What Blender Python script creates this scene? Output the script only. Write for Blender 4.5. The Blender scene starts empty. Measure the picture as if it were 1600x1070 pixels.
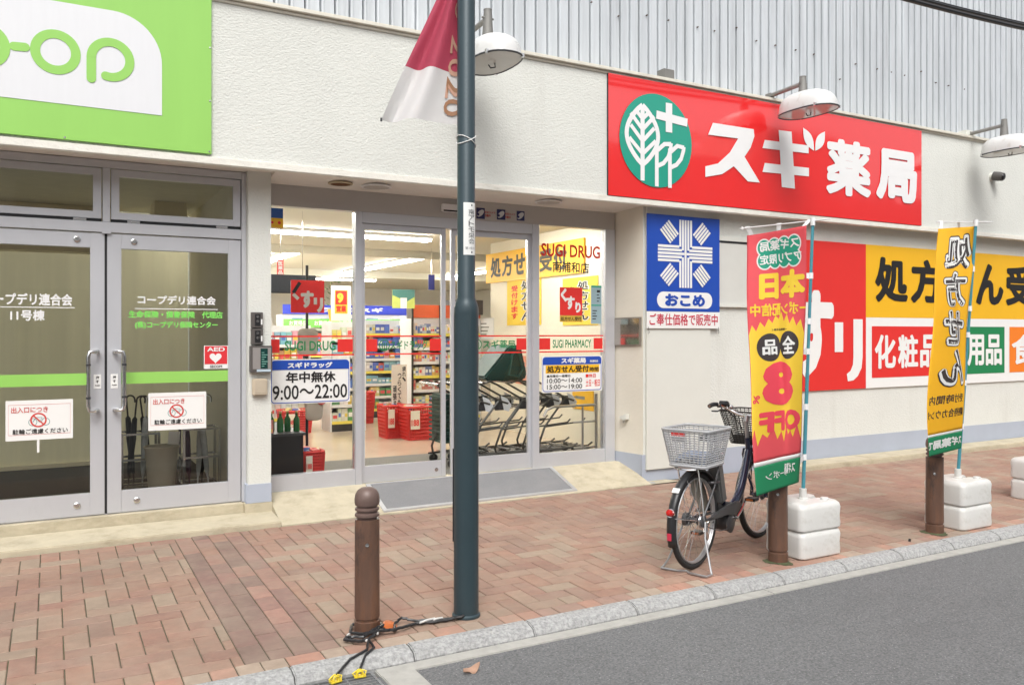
import bpy, bmesh, math, random
from mathutils import Vector, Matrix
random.seed(7)
SC = bpy.context.scene
COL = SC.collection
R = math.radians
PI = math.pi
# ------------------------------------------------------------------ camera
F_PX, HORIZON, YAW, EYE = 1297.0, 519.0, R(29.07), 1.6
cd = bpy.data.cameras.new('camera')
cd.sensor_fit = 'HORIZONTAL'; cd.sensor_width = 36.0
cd.lens = 36.0*F_PX/1600.0
cd.shift_y = -(535.0-HORIZON)/1600.0
cd.clip_start = 0.05; cd.clip_end = 2000
cam = bpy.data.objects.new('camera', cd); COL.objects.link(cam)
cam.location = (0, 0, EYE); cam.rotation_euler = (PI/2, 0, -YAW)
SC.camera = cam
# ------------------------------------------------------------------ sky, sun, exposure
SUN_EL, SUN_AZ = R(52), R(205)          # azimuth clockwise from +Y (the building side)
w = bpy.data.worlds.new('World'); SC.world = w; w.use_nodes = True
nt = w.node_tree; bg = nt.nodes['Background']
sky = nt.nodes.new('ShaderNodeTexSky'); sky.sky_type = 'NISHITA'; sky.sun_disc = False
sky.sun_elevation = SUN_EL; sky.sun_rotation = SUN_AZ
sky.air_density = 1.0; sky.dust_density = 6.0; sky.ozone_density = 1.0
hs = nt.nodes.new('ShaderNodeHueSaturation'); hs.inputs['Saturation'].default_value = 0.18
nt.links.new(sky.outputs[0], hs.inputs['Color']); nt.links.new(hs.outputs[0], bg.inputs[0])
bg.inputs[1].default_value = 0.15
sd = bpy.data.lights.new('sun', 'SUN'); sd.energy = 0.8; sd.angle = R(26); sd.color = (1, 0.975, 0.94)
sun = bpy.data.objects.new('sun', sd); COL.objects.link(sun)
dv = Vector((math.sin(SUN_AZ)*math.cos(SUN_EL), math.cos(SUN_AZ)*math.cos(SUN_EL), math.sin(SUN_EL)))
sun.rotation_euler = dv.to_track_quat('Z', 'Y').to_euler()
SC.view_settings.view_transform = 'Standard'; SC.view_settings.look = 'None'
SC.view_settings.exposure = 0.42; SC.view_settings.gamma = 1
SC.cycles.use_denoising = True
SC.cycles.max_bounces = 8; SC.cycles.transparent_max_bounces = 16
SC.cycles.sample_clamp_indirect = 6.0
# ------------------------------------------------------------------ survey: where a photo point lies on a facade-parallel plane
cY, sY = math.cos(YAW), math.sin(YAW)
def P(u, v, Y):
    t = (u-800.0)/F_PX
    dep = Y/(cY - sY*t)
    return (dep*(sY + cY*t), EYE + (HORIZON-v)*dep/F_PX)
def PX(u, Y): return P(u, 500, Y)[0]
def G(u, v, z=0.0):                      # point on a level plane
    t = (u-800.0)/F_PX; dep = F_PX*(EYE-z)/(v-HORIZON)
    return (dep*(sY+cY*t), dep*(cY-sY*t))
def pav(y): return max(0.0, (y-4.0))*0.0145
# ------------------------------------------------------------------ materials
MATS = {}
def srgb(r, g, b):
    f = lambda c: (c/255/12.92) if c <= 10 else ((c/255+0.055)/1.055)**2.4
    return (f(r), f(g), f(b))
def mat(name, col, rough=0.6, metal=0.0, var=0.06, vscale=6.0, bump=0.0, bscale=60.0, spec=0.5, emit=0.0, attr=False, coat=0.0, trans=0.0, stretch=None, dirt=None, bdist=0.01, dirt2=None):
    if name in MATS: return MATS[name]
    m = bpy.data.materials.new(name); m.use_nodes = True
    n = m.node_tree.nodes; l = m.node_tree.links; b = n['Principled BSDF']
    b.inputs['Roughness'].default_value = rough; b.inputs['Metallic'].default_value = metal
    b.inputs['Specular IOR Level'].default_value = spec
    if coat: b.inputs['Coat Weight'].default_value = coat; b.inputs['Coat Roughness'].default_value = 0.12
    tc = n.new('ShaderNodeTexCoord'); mp = n.new('ShaderNodeMapping'); l.new(tc.outputs['Object'], mp.inputs[0])
    if stretch: mp.inputs['Scale'].default_value = stretch
    if attr:
        a = n.new('ShaderNodeAttribute'); a.attribute_name = 'Col'; src = a.outputs['Color']
    else:
        rgb = n.new('ShaderNodeRGB'); rgb.outputs[0].default_value = (*col, 1); src = rgb.outputs[0]
    if var:
        ns = n.new('ShaderNodeTexNoise'); ns.inputs['Scale'].default_value = vscale; ns.inputs['Detail'].default_value = 6
        ns.inputs['Roughness'].default_value = 0.65
        l.new(mp.outputs[0], ns.inputs['Vector'])
        mr = n.new('ShaderNodeMapRange'); mr.inputs[1].default_value = 0.25; mr.inputs[2].default_value = 0.75
        mr.inputs[3].default_value = 1-var; mr.inputs[4].default_value = 1+var
        l.new(ns.outputs[0], mr.inputs[0])
        mx = n.new('ShaderNodeMix'); mx.data_type = 'RGBA'; mx.blend_type = 'MULTIPLY'; mx.inputs[0].default_value = 1
        l.new(src, mx.inputs[6]); l.new(mr.outputs[0], mx.inputs[7]); src = mx.outputs[2]
        rr = n.new('ShaderNodeMapRange'); rr.inputs[3].default_value = max(0.03, rough-0.08); rr.inputs[4].default_value = min(1, rough+0.08)
        l.new(ns.outputs[0], rr.inputs[0]); l.new(rr.outputs[0], b.inputs['Roughness'])
    for dirt in [q for q in (dirt, dirt2) if q]:  # (colour, scale xyz, low, high): blotches or streaks of grime
        mp2 = n.new('ShaderNodeMapping'); mp2.inputs['Scale'].default_value = dirt[1]; l.new(tc.outputs['Object'], mp2.inputs[0])
        n2 = n.new('ShaderNodeTexNoise'); n2.inputs['Scale'].default_value = 1; n2.inputs['Detail'].default_value = 8; n2.inputs['Roughness'].default_value = 0.7
        l.new(mp2.outputs[0], n2.inputs['Vector'])
        r2 = n.new('ShaderNodeMapRange'); r2.inputs[1].default_value = dirt[2]; r2.inputs[2].default_value = dirt[3]
        r2.inputs[4].default_value = dirt[4] if len(dirt) > 4 else 0.7
        l.new(n2.outputs[0], r2.inputs[0])
        m2 = n.new('ShaderNodeMix'); m2.data_type = 'RGBA'; l.new(r2.outputs[0], m2.inputs[0]); l.new(src, m2.inputs[6]); m2.inputs[7].default_value = (*dirt[0], 1)
        src = m2.outputs[2]
    l.new(src, b.inputs['Base Color'])
    if bump:
        nb = n.new('ShaderNodeTexNoise'); nb.inputs['Scale'].default_value = bscale; nb.inputs['Detail'].default_value = 4
        l.new(mp.outputs[0], nb.inputs['Vector'])
        bp = n.new('ShaderNodeBump'); bp.inputs['Strength'].default_value = bump; bp.inputs['Distance'].default_value = bdist
        l.new(nb.outputs[0], bp.inputs['Height']); l.new(bp.outputs[0], b.inputs['Normal'])
    if emit:
        b.inputs['Emission Color'].default_value = (*col, 1); b.inputs['Emission Strength'].default_value = emit
    if trans:                            # thin cloth: part of the light comes through
        out = n['Material Output']; tr = n.new('ShaderNodeBsdfTranslucent'); l.new(src, tr.inputs['Color'])
        ms = n.new('ShaderNodeMixShader'); ms.inputs[0].default_value = trans
        l.new(b.outputs[0], ms.inputs[1]); l.new(tr.outputs[0], ms.inputs[2]); l.new(ms.outputs[0], out.inputs[0])
    MATS[name] = m
    return m
def glass(name, tint=(1, 1, 1), ior=1.5, rough=0.0):
    m = bpy.data.materials.new(name); m.use_nodes = True
    n = m.node_tree.nodes; l = m.node_tree.links; n.remove(n['Principled BSDF'])
    t = n.new('ShaderNodeBsdfTransparent'); t.inputs[0].default_value = (*tint, 1)
    g = n.new('ShaderNodeBsdfGlossy'); g.inputs['Roughness'].default_value = rough
    fr = n.new('ShaderNodeFresnel'); fr.inputs[0].default_value = ior
    nz = n.new('ShaderNodeTexNoise'); nz.inputs['Scale'].default_value = 1.3
    bp = n.new('ShaderNodeBump'); bp.inputs['Strength'].default_value = 0.03; bp.inputs['Distance'].default_value = 0.05
    l.new(nz.outputs[0], bp.inputs['Height']); l.new(bp.outputs[0], g.inputs['Normal'])
    mx = n.new('ShaderNodeMixShader'); l.new(fr.outputs[0], mx.inputs[0]); l.new(t.outputs[0], mx.inputs[1]); l.new(g.outputs[0], mx.inputs[2])
    l.new(mx.outputs[0], n['Material Output'].inputs[0])
    MATS[name] = m
    return m
STUCCO = mat('stucco', (0.69, 0.70, 0.655), 0.85, var=0.04, vscale=1.7, bump=1.0, bscale=66, spec=0.2, stretch=(0.8, 1, 1.2), bdist=0.0062, dirt=((0.44, 0.42, 0.36), (3.2, 1, 0.28), 0.54, 0.85, 0.32))
SMOOTH = mat('smooth_cream', (0.68, 0.685, 0.63), 0.6, var=0.03, vscale=2.0, bump=0.06, bscale=20)
LIP = mat('painted_lip', (0.78, 0.76, 0.69), 0.7, var=0.08, vscale=9, bump=0.4, bscale=30, dirt=((0.42, 0.38, 0.27), (3, 3, 9), 0.55, 0.8, 0.6))
SOFFIT = mat('soffit_board', (0.78, 0.74, 0.68), 0.8, var=0.05, vscale=2)
BASEB = mat('blue_grey_base', (0.40, 0.44, 0.52), 0.7, var=0.05, vscale=3, bump=0.1, bscale=80, dirt=((0.30, 0.30, 0.32), (5, 1, 9), 0.6, 0.8, 0.4))
CORR = mat('corrugated_steel', (0.56, 0.59, 0.615), 0.45, 0.1, var=0.17, vscale=2.5, stretch=(3.5, 1, 0.25), dirt=((0.22, 0.22, 0.24), (10, 1, 0.45), 0.56, 0.82, 0.6))
ALU = mat('anodised_aluminium', (0.58, 0.59, 0.62), 0.38, 0.35, var=0.03, vscale=3, stretch=(1, 1, 0.3), dirt=((0.40, 0.40, 0.40), (6, 6, 2), 0.6, 0.85, 0.3))
ALUG = mat('grey_aluminium', (0.52, 0.50, 0.48), 0.45, 0.3, var=0.03)
STEEL = mat('brushed_steel', (0.66, 0.66, 0.66), 0.25, 1.0, var=0.03)
CHROME = mat('chrome', (0.78, 0.78, 0.78), 0.12, 1.0, var=0.02)
DARK = mat('rubber_and_gap_dark', (0.018, 0.018, 0.020), 0.6, var=0.1)
BLACK = mat('black_plastic', (0.02, 0.02, 0.022), 0.35, var=0.05)
CHAR = mat('charcoal_metal', (0.06, 0.062, 0.066), 0.4, 0.4)
GLASS = glass('shop_glass', (0.985, 0.992, 0.99), 1.25)
GLASSD = glass('door_glass', (0.965, 0.968, 0.95), 1.42)
WHITE = mat('white_paint', (0.82, 0.82, 0.82), 0.4, var=0.02)
PAPER = mat('white_paper', (0.80, 0.80, 0.78), 0.7, var=0.02)
INK = mat('black_ink', (0.015, 0.014, 0.014), 0.5, var=0)
RED = mat('sign_red', (0.84, 0.018, 0.020), 0.10, var=0.03, vscale=1.5, coat=1.0, bump=0.03, bscale=2.5, bdist=0.05, spec=0.7)
RED.node_tree.nodes['Principled BSDF'].inputs['Coat IOR'].default_value = 1.75; RED.node_tree.nodes['Principled BSDF'].inputs['Coat Roughness'].default_value = 0.05
REDM = mat('flat_red', (0.72, 0.03, 0.025), 0.5, var=0.03)
GREEN = mat('lime_green', (0.30, 0.61, 0.125), 0.4, var=0.04, vscale=1.2, stretch=(3, 1, 0.4))
TEAL = mat('teal_green', (0.02, 0.34, 0.22), 0.3, var=0.03)
DGREEN = mat('print_green', (0.012, 0.22, 0.075), 0.5, var=0.02)
BLUE = mat('sign_blue', (0.018, 0.075, 0.42), 0.35, var=0.03)
NAVY = mat('navy', (0.02, 0.025, 0.12), 0.4, var=0.03)
YELLOW = mat('sign_yellow', (0.85, 0.47, 0.018), 0.4, var=0.02)
PYEL = mat('poster_yellow', (0.86, 0.60, 0.06), 0.6, var=0.02)
ORANGE = mat('sign_orange', (0.86, 0.22, 0.02), 0.4, var=0.02)
CONC = mat('concrete', (0.40, 0.39, 0.36), 0.9, var=0.15, vscale=14, bump=0.3, bscale=120, bdist=0.004, dirt=((0.2, 0.19, 0.17), (3, 3, 3), 0.55, 0.8, 0.5))
YCONC = mat('yellowed_concrete', (0.50, 0.445, 0.325), 0.85, var=0.13, vscale=6, bump=0.3, bscale=40, bdist=0.006, dirt=((0.27, 0.22, 0.14), (4, 5, 9), 0.50, 0.74, 0.65))
GRANITE = mat('granite', (0.35, 0.35, 0.345), 0.75, var=0.5, vscale=55, bump=0.25, bscale=150, bdist=0.003, dirt=((0.24, 0.24, 0.23), (6, 6, 6), 0.50, 0.78, 0.6))
# ------------------------------------------------------------------ mesh helper
class MB:
    def __init__(s): s.v = []; s.f = []; s.c = []; s.smooth = False; s.layer = 0
    def up(s): s.layer += 1; return s.layer*0.00016   # flat prints in one mesh never share a plane
    def add(s, vs, fs, col=None):
        o = len(s.v); s.v += [tuple(x) for x in vs]; s.f += [tuple(i+o for i in f) for f in fs]
        s.c += [col]*len(vs); return s
    def box(s, x0, y0, z0, x1, y1, z1, col=None):
        vs = [(x, y, z) for x in (x0, x1) for y in (y0, y1) for z in (z0, z1)]
        return s.add(vs, [(0, 1, 3, 2), (4, 6, 7, 5), (0, 4, 5, 1), (2, 3, 7, 6), (0, 2, 6, 4), (1, 5, 7, 3)], col)
    def obox(s, c, size, rot=None, col=None):
        hx, hy, hz = [k/2 for k in size]; M = rot or Matrix.Identity(3); c = Vector(c)
        vs = [c + M @ Vector((x, y, z)) for x in (-hx, hx) for y in (-hy, hy) for z in (-hz, hz)]
        return s.add(vs, [(0, 1, 3, 2), (4, 6, 7, 5), (0, 4, 5, 1), (2, 3, 7, 6), (0, 2, 6, 4), (1, 5, 7, 3)], col)
    def quad(s, a, b, c, d, col=None): return s.add([a, b, c, d], [(0, 1, 2, 3)], col)
    def cyl(s, p0, p1, r0, r1=None, n=16, caps=True, col=None):
        p0 = Vector(p0); p1 = Vector(p1); r1 = r0 if r1 is None else r1
        d = (p1-p0).normalized(); a = d.orthogonal().normalized(); b = d.cross(a)
        vs = [p0 + (a*math.cos(2*PI*i/n)+b*math.sin(2*PI*i/n))*r0 for i in range(n)]
        vs += [p1 + (a*math.cos(2*PI*i/n)+b*math.sin(2*PI*i/n))*r1 for i in range(n)]
        fs = [(i, (i+1) % n, n+(i+1) % n, n+i) for i in range(n)]
        if caps: fs += [tuple(range(n-1, -1, -1)), tuple(range(n, 2*n))]
        return s.add(vs, fs, col)
    def tube(s, pts, r, n=8, closed=False, col=None):
        pts = [Vector(p) for p in pts]; m = len(pts); rs = r if isinstance(r, (list, tuple)) else [r]*m
        vs = []; prev = None
        for i, p in enumerate(pts):
            if closed: d = pts[(i+1) % m]-pts[i-1]
            else: d = pts[min(i+1, m-1)]-pts[max(i-1, 0)]
            d.normalize()
            a = d.orthogonal().normalized() if prev is None else (prev-d*prev.dot(d))
            if a.length < 1e-6: a = d.orthogonal()
            a.normalize(); prev = a; b = d.cross(a)
            vs += [p+(a*math.cos(2*PI*k/n)+b*math.sin(2*PI*k/n))*rs[i] for k in range(n)]
        fs = []
        for i in range(m if closed else m-1):
            j = (i+1) % m
            fs += [(i*n+k, i*n+(k+1) % n, j*n+(k+1) % n, j*n+k) for k in range(n)]
        if not closed: fs += [tuple(range(n-1, -1, -1)), tuple(range((m-1)*n, m*n))]
        return s.add(vs, fs, col)
    def lathe(s, prof, c=(0, 0, 0), axis=(0, 0, 1), n=24, sx=1, sy=1, col=None):
        c = Vector(c); d = Vector(axis).normalized()
        if abs(d.z) > 0.99: a, b = Vector((1, 0, 0)), Vector((0, 1, 0))
        else: a = d.orthogonal().normalized(); b = d.cross(a)
        vs = []
        for r, z in prof: vs += [c+d*z+a*(r*sx*math.cos(2*PI*k/n))+b*(r*sy*math.sin(2*PI*k/n)) for k in range(n)]
        fs = [(i*n+k, i*n+(k+1) % n, (i+1)*n+(k+1) % n, (i+1)*n+k) for i in range(len(prof)-1) for k in range(n)]
        if prof[0][0] > 1e-5: fs.append(tuple(range(n-1, -1, -1)))
        if prof[-1][0] > 1e-5: fs.append(tuple(range((len(prof)-1)*n, len(prof)*n)))
        return s.add(vs, fs, col)
    def poly(s, pts, off, col=None):     # extrude a polygon (list of 3-D points) along off
        n = len(pts); off = Vector(off)
        vs = [Vector(p) for p in pts]+[Vector(p)+off for p in pts]
        fs = [tuple(range(n)), tuple(range(2*n-1, n-1, -1))]+[(i, n+i, n+(i+1) % n, (i+1) % n) for i in range(n)]
        return s.add(vs, fs, col)
    def build(s, name, m, parent=None, bevel=0.0, smooth=None, seg=2, solid=0.0):
        me = bpy.data.meshes.new(name); me.from_pydata(s.v, [], s.f)
        if any(c is not None for c in s.c):
            at = me.color_attributes.new('Col', 'FLOAT_COLOR', 'POINT')
            for i, c in enumerate(s.c): at.data[i].color = (*(c or (0.5, 0.5, 0.5)), 1)
        me.validate()
        bm = bmesh.new(); bm.from_mesh(me)
        bmesh.ops.recalc_face_normals(bm, faces=bm.faces)
        if bevel: bmesh.ops.bevel(bm, geom=[e for e in bm.edges if len(e.link_faces) == 2 and e.calc_face_angle(0) > 0.6], offset=bevel, segments=seg, affect='EDGES', clamp_overlap=True)
        sm = s.smooth if smooth is None else smooth
        if sm:
            for f in bm.faces: f.smooth = True
            for e in bm.edges:
                if len(e.link_faces) == 2 and e.calc_face_angle(0) > R(38): e.smooth = False
        bm.to_mesh(me); bm.free()
        me.materials.append(m)
        o = bpy.data.objects.new(name, me); COL.objects.link(o)
        if parent: o.parent = parent
        if solid:
            md = o.modifiers.new('thickness', 'SOLIDIFY'); md.thickness = solid; md.offset = 0
        return o
def tag(o, label=None, cat=None, group=None, kind=None):
    if label: o['label'] = label
    if cat: o['category'] = cat
    if group: o['group'] = group
    if kind: o['kind'] = kind
    return o
def thing(name, label, cat, loc=(0, 0, 0), rz=0.0, group=None):
    o = bpy.data.objects.new(name, None); o.empty_display_size = 0.1; COL.objects.link(o)
    o.location = loc; o.rotation_euler = (0, 0, rz); BASE[o.name] = Vector(loc)
    return tag(o, label, cat, group)
BASE = {}
def copy_tree(o, parent=None):
    c = o.copy(); COL.objects.link(c)
    if parent: c.parent = parent
    for ch in [k for k in COL.objects if k.parent == o]: copy_tree(ch, c)
    return c
# ------------------------------------------------------------------ lettering
_tx = {}
def glyphs(s, bold=0.0):
    k = (s, bold)
    if k in _tx: return _tx[k]
    c = bpy.data.curves.new('t', 'FONT'); c.body = s; c.offset = 0; c.resolution_u = 3
    o = bpy.data.objects.new('t', c); COL.objects.link(o)
    me = bpy.data.meshes.new_from_object(o.evaluated_get(bpy.context.evaluated_depsgraph_get()))
    vs = [(v.co.x, v.co.y) for v in me.vertices]; fs = [tuple(p.vertices) for p in me.polygons]
    bpy.data.objects.remove(o); bpy.data.curves.remove(c); bpy.data.meshes.remove(me)
    x0 = min(v[0] for v in vs); x1 = max(v[0] for v in vs); y0 = min(v[1] for v in vs); y1 = max(v[1] for v in vs)
    # weight: the regular outline repeated round a small circle, each copy a hair nearer the viewer
    V = []; F = []; nc = 8 if bold < .03 else 14; cp = [(0, 0)] if bold < .006 else [(bold*math.cos(2*PI*i/nc), bold*math.sin(2*PI*i/nc)) for i in range(nc)]
    sx, sy = max(1e-6, x1-x0+2*bold), max(1e-6, y1-y0+2*bold)
    for i, (dx, dy) in enumerate(cp):
        o = len(V); V += [((a-x0+bold+dx)/sx, (b-y0+bold+dy)/sy, i*0.00012) for a, b in vs]; F += [tuple(q+o for q in f) for f in fs]
    _tx[k] = (V, F); return _tx[k]
def letter(mb, s, x0, x1, z0, z1, Y, bold=0.02, fn=None, pad=0.0, flip=False):
    """text filling the rectangle x0..x1, z0..z1 of the plane Y; fn maps (a,b) to 3-D instead."""
    vs, fs = glyphs(s, bold)
    out = []; lift = mb.up()
    for a, b, e in vs:
        if flip: a = 1-a
        x = x0+a*(x1-x0); z = z0+b*(z1-z0)
        out.append(fn(x, z, e) if fn else (x, Y-e-lift, z))
    mb.add(out, fs); return mb
def column(mb, s, x0, x1, z0, z1, Y, bold=0.02, fn=None, gap=0.12, flip=False):
    n = len(s); h = (z1-z0)/n
    for i, ch in enumerate(s):
        t = z1-i*h
        letter(mb, ch, x0, x1, t-h*(1-gap/2), t-h*gap/2, Y, bold, fn, flip=flip)
    return mb
def ltr(parent, s, m, x0, x1, z0, z1, Y, bold=0.02, name='lettering'):
    return letter(MB(), s, x0, x1, z0, z1, Y, bold).build(name, m, parent)
def pxtext(parent, s, m, u0, u1, vt, vb, Y, bold=0.02, plane=None, name='lettering'):
    """same, its rectangle surveyed on the photo: u0..u1 and, at the middle, vt..vb"""
    pl = plane or Y; um = (u0+u1)/2
    return ltr(parent, s, m, PX(u0, pl), PX(u1, pl), P(um, vb, pl)[1], P(um, vt, pl)[1], Y, bold, name)
def stroke(mb, pts, wd, Y=None, fn=None, closed=False, round_=False):
    """flat ribbon along 2-D points"""
    n = len(pts); L = []; Rr = []
    for i in range(n):
        a = pts[i-1] if (i > 0 or closed) else pts[i]; b = pts[(i+1) % n] if (i < n-1 or closed) else pts[i]
        dx, dz = b[0]-a[0], b[1]-a[1]; k = math.hypot(dx, dz) or 1
        nx, nz = -dz/k*wd/2, dx/k*wd/2
        L.append((pts[i][0]+nx, pts[i][1]+nz)); Rr.append((pts[i][0]-nx, pts[i][1]-nz))
    lift = mb.up(); f = fn or (lambda x, z: (x, Y-lift, z))
    vs = [f(*p) for p in L]+[f(*p) for p in Rr]
    fs = [(i, (i+1) % n, n+(i+1) % n, n+i) for i in range(n if closed else n-1)]
    mb.add(vs, fs)
    if round_ and not closed:
        for p in (pts[0], pts[-1]): disc(mb, p[0], p[1], wd/2, Y, fn)
    return mb
def disc(mb, x, z, r, Y=None, fn=None, n=24, rz=None):
    lift = mb.up(); f = fn or (lambda a, b: (a, Y-lift, b)); rz = rz or r
    mb.add([f(x+r*math.cos(2*PI*i/n), z+rz*math.sin(2*PI*i/n)) for i in range(n)], [tuple(range(n))]); return mb
def arc(x, z, r, a0, a1, n=20, rz=None):
    rz = rz or r
    return [(x+r*math.cos(R(a0+(a1-a0)*i/n)), z+rz*math.sin(R(a0+(a1-a0)*i/n))) for i in range(n+1)]
def rrect(x0, x1, z0, z1, r, n=5):
    return arc(x1-r, z1-r, r, 0, 90, n)+arc(x0+r, z1-r, r, 90, 180, n)+arc(x0+r, z0+r, r, 180, 270, n)+arc(x1-r, z0+r, r, 270, 360, n)
def plate(mb, pts, Y, th=0.004, fn=None):
    """thin board whose front lies on plane Y"""
    mb.poly([(x, Y, z) for x, z in pts], (0, th, 0)); return mb
def flat(mb, pts, Y, fn=None):
    lift = mb.up(); f = fn or (lambda a, b: (a, Y-lift, b)); mb.add([f(x, z) for x, z in pts], [tuple(range(len(pts)))]); return mb
def rect(mb, x0, x1, z0, z1, Y): return flat(mb, [(x0, z0), (x1, z0), (x1, z1), (x0, z1)], Y)
# ================================================================== THE SETTING
FAC, WALL, SHOP, DOOR = 6.75, 6.90, 7.30, 7.15          # fascia, lower wall, shop glazing, office doors
ROADZ = -0.055
ASPH = mat('asphalt', (0.15, 0.152, 0.154), 0.9, var=0.60, vscale=85, bump=0.8, bscale=110, bdist=0.006, dirt=((0.085, 0.085, 0.088), (.5, 1.6, 1), 0.5, 0.8, 0.45))
# pebble flecks in the asphalt
_n = ASPH.node_tree.nodes; _l = ASPH.node_tree.links; _b = _n['Principled BSDF']
_vo = _n.new('ShaderNodeTexVoronoi'); _vo.inputs['Scale'].default_value = 75
_tc = _n.new('ShaderNodeTexCoord'); _l.new(_tc.outputs['Object'], _vo.inputs['Vector'])
_rm = _n.new('ShaderNodeMapRange'); _rm.inputs[1].default_value = 0.12; _rm.inputs[2].default_value = 0.22; _rm.inputs[3].default_value = 1; _rm.inputs[4].default_value = 0
_l.new(_vo.outputs['Distance'], _rm.inputs[0])
_sp = _n.new('ShaderNodeSeparateColor'); _l.new(_vo.outputs['Color'], _sp.inputs[0])
_gt = _n.new('ShaderNodeMath'); _gt.operation = 'GREATER_THAN'; _gt.inputs[1].default_value = 0.74; _l.new(_sp.outputs[0], _gt.inputs[0])
_mu = _n.new('ShaderNodeMath'); _mu.operation = 'MULTIPLY'; _l.new(_gt.outputs[0], _mu.inputs[0]); _l.new(_rm.outputs[0], _mu.inputs[1])
_mx = _n.new('ShaderNodeMix'); _mx.data_type = 'RGBA'; _src = _b.inputs['Base Color'].links[0].from_socket
_l.new(_mu.outputs[0], _mx.inputs[0]); _l.new(_src, _mx.inputs[6]); _mx.inputs[7].default_value = (0.42, 0.42, 0.42, 1); _l.new(_mx.outputs[2], _b.inputs['Base Color'])
GROUND = mat('far_ground', (0.25, 0.25, 0.24), 0.9, var=0.1)
m_ = MB(); m_.quad((-300, -300, -0.25), (300, -300, -0.25), (300, 300, -0.25), (-300, 300, -0.25))
tag(m_.build('ground', GROUND), kind='structure')
m_ = MB(); m_.quad((-40, -9, ROADZ), (60, -9, ROADZ), (60, 3.80, ROADZ), (-40, 3.80, ROADZ))
tag(m_.build('road', ASPH), kind='structure')
m_ = MB()                                                # concrete gutter strip
for x0 in range(-20, 40, 4):
    if x0 == 0: m_.box(0.0, 3.78, -0.2, 0.56, 3.875, ROADZ+0.006); m_.box(1.385, 3.78, -0.2, 3.995, 3.875, ROADZ+0.006)
    else: m_.box(x0, 3.78, -0.2, x0+3.995, 3.875, ROADZ+0.006)
m_.box(1.385, 3.30, -0.2, 1.56, 3.78, ROADZ+0.010); m_.box(0.38, 3.30, -0.2, 0.56, 3.78, ROADZ+0.010); m_.box(0.38, 3.12, -0.2, 1.56, 3.30, ROADZ+0.010)
tag(m_.build('gutter', CONC, bevel=0.004), kind='structure')
m_ = MB(); x = -20.0                                     # granite kerb stones, top sloping to the road
while x < 40:
    L_ = 0.60 if x < 1.4 else (0.70 if x < 3 else 0.6)
    dz = random.uniform(-0.002, 0.002)
    pr = [(4.0, -0.2), (4.0, 0.004+dz), (3.955, 0.004+dz), (3.90, -0.012+dz), (3.878, -0.045), (3.876, -0.2)]
    m_.poly([(x+0.003, a, b) for a, b in pr], (L_-0.006, 0, 0)); x += L_
tag(m_.build('kerb', GRANITE, bevel=0.006), kind='structure')
# ---- brick pavement, each brick a slab of one mesh; herringbone with a dark strip and a border course
BRICK = mat('paving_brick', (0.4, 0.2, 0.15), 0.85, var=0.16, vscale=16, bump=0.35, bscale=90, bdist=0.004, attr=True, dirt=((0.32, 0.255, 0.195), (3, 3, 3), 0.40, 0.75, 0.75), dirt2=((0.17, 0.115, 0.09), (.9, 1.3, 1), 0.46, 0.78, 0.6))
JOINT = mat('sandy_joint', (0.11, 0.10, 0.065), 0.95, var=0.25, vscale=9, dirt=((0.07, 0.085, 0.025), (2, 2, 2), 0.5, 0.65, 0.7))
tones = [(0.385, 0.235, 0.19), (0.36, 0.215, 0.178), (0.40, 0.26, 0.21), (0.40, 0.285, 0.23), (0.395, 0.25, 0.20), (0.35, 0.225, 0.19), (0.39, 0.24, 0.19), (0.40, 0.315, 0.255)]
tones = [(.83*a, .795*b, .73*c) for a, b, c in tones]
strip = [(0.245, 0.15, 0.125), (0.28, 0.165, 0.135), (0.22, 0.145, 0.12), (0.33, 0.19, 0.15)]
m_ = MB()
def brick(x0, y0, x1, y1, pal):
    c = random.choice(pal); k = random.uniform(0.94, 1.06); c = tuple(min(0.7, q*k) for q in c)
    g = 0.0028; d = random.uniform(-0.0012, 0.0012); tx = random.uniform(-0.001, 0.001); b = 0.004
    x0 += g; x1 -= g; y0 += g; y1 -= g
    if x1-x0 < 0.02 or y1-y0 < 0.02: return
    z = lambda X, Y: pav(Y)+d+tx*(X-x0)/0.12
    o = [(x0, y0), (x1, y0), (x1, y1), (x0, y1)]; i = [(x0+b, y0+b), (x1-b, y0+b), (x1-b, y1-b), (x0+b, y1-b)]
    vs = [(X, Y, z(X, Y)) for X, Y in i]+[(X, Y, z(X, Y)-0.003) for X, Y in o]+[(X, Y, z(X, Y)-0.02) for X, Y in o]
    fs = [(0, 1, 2, 3)]+[(4+k, 4+(k+1) % 4, (k+1) % 4, k) for k in range(4)]+[(8+k, 8+(k+1) % 4, 4+(k+1) % 4, 4+k) for k in range(4)]
    m_.add(vs, fs, c)
W_ = 0.1185; Y0, Y1 = 4.0, 6.74; S0, S1 = 0.820, 0.820+4*W_
nx = int(26/W_); ny = int((Y1-Y0)/W_)+1
for i in range(nx):
    for j in range(-2, ny+1):
        k = (i-j) % 4; x = -8+i*W_; y = Y0+W_+j*W_
        if k == 0: r = [x, y, x+2*W_, y+W_]
        elif k == 3: r = [x, y, x+W_, y+2*W_]
        else: continue
        r[1] = max(r[1], Y0+W_); r[3] = min(r[3], Y1 if r[0] < 5.7 else 6.88)
        if r[3]-r[1] < 0.02: continue
        if r[0] < S1 and r[2] > S0:
            if r[0] < S0-0.02: brick(r[0], r[1], S0, r[3], tones)
            if r[2] > S1+0.02: brick(S1, r[1], r[2], r[3], tones)
        else: brick(*r, tones)
for c in range(4):
    y = Y0+W_-(0.118 if c % 2 else 0)
    while y < Y1:
        brick(S0+c*W_, max(y, Y0+W_), S0+(c+1)*W_, min(y+2*W_, Y1), strip if y < 5.9 else strip+tones[:3]); y += 2*W_
x = -8.0
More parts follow.
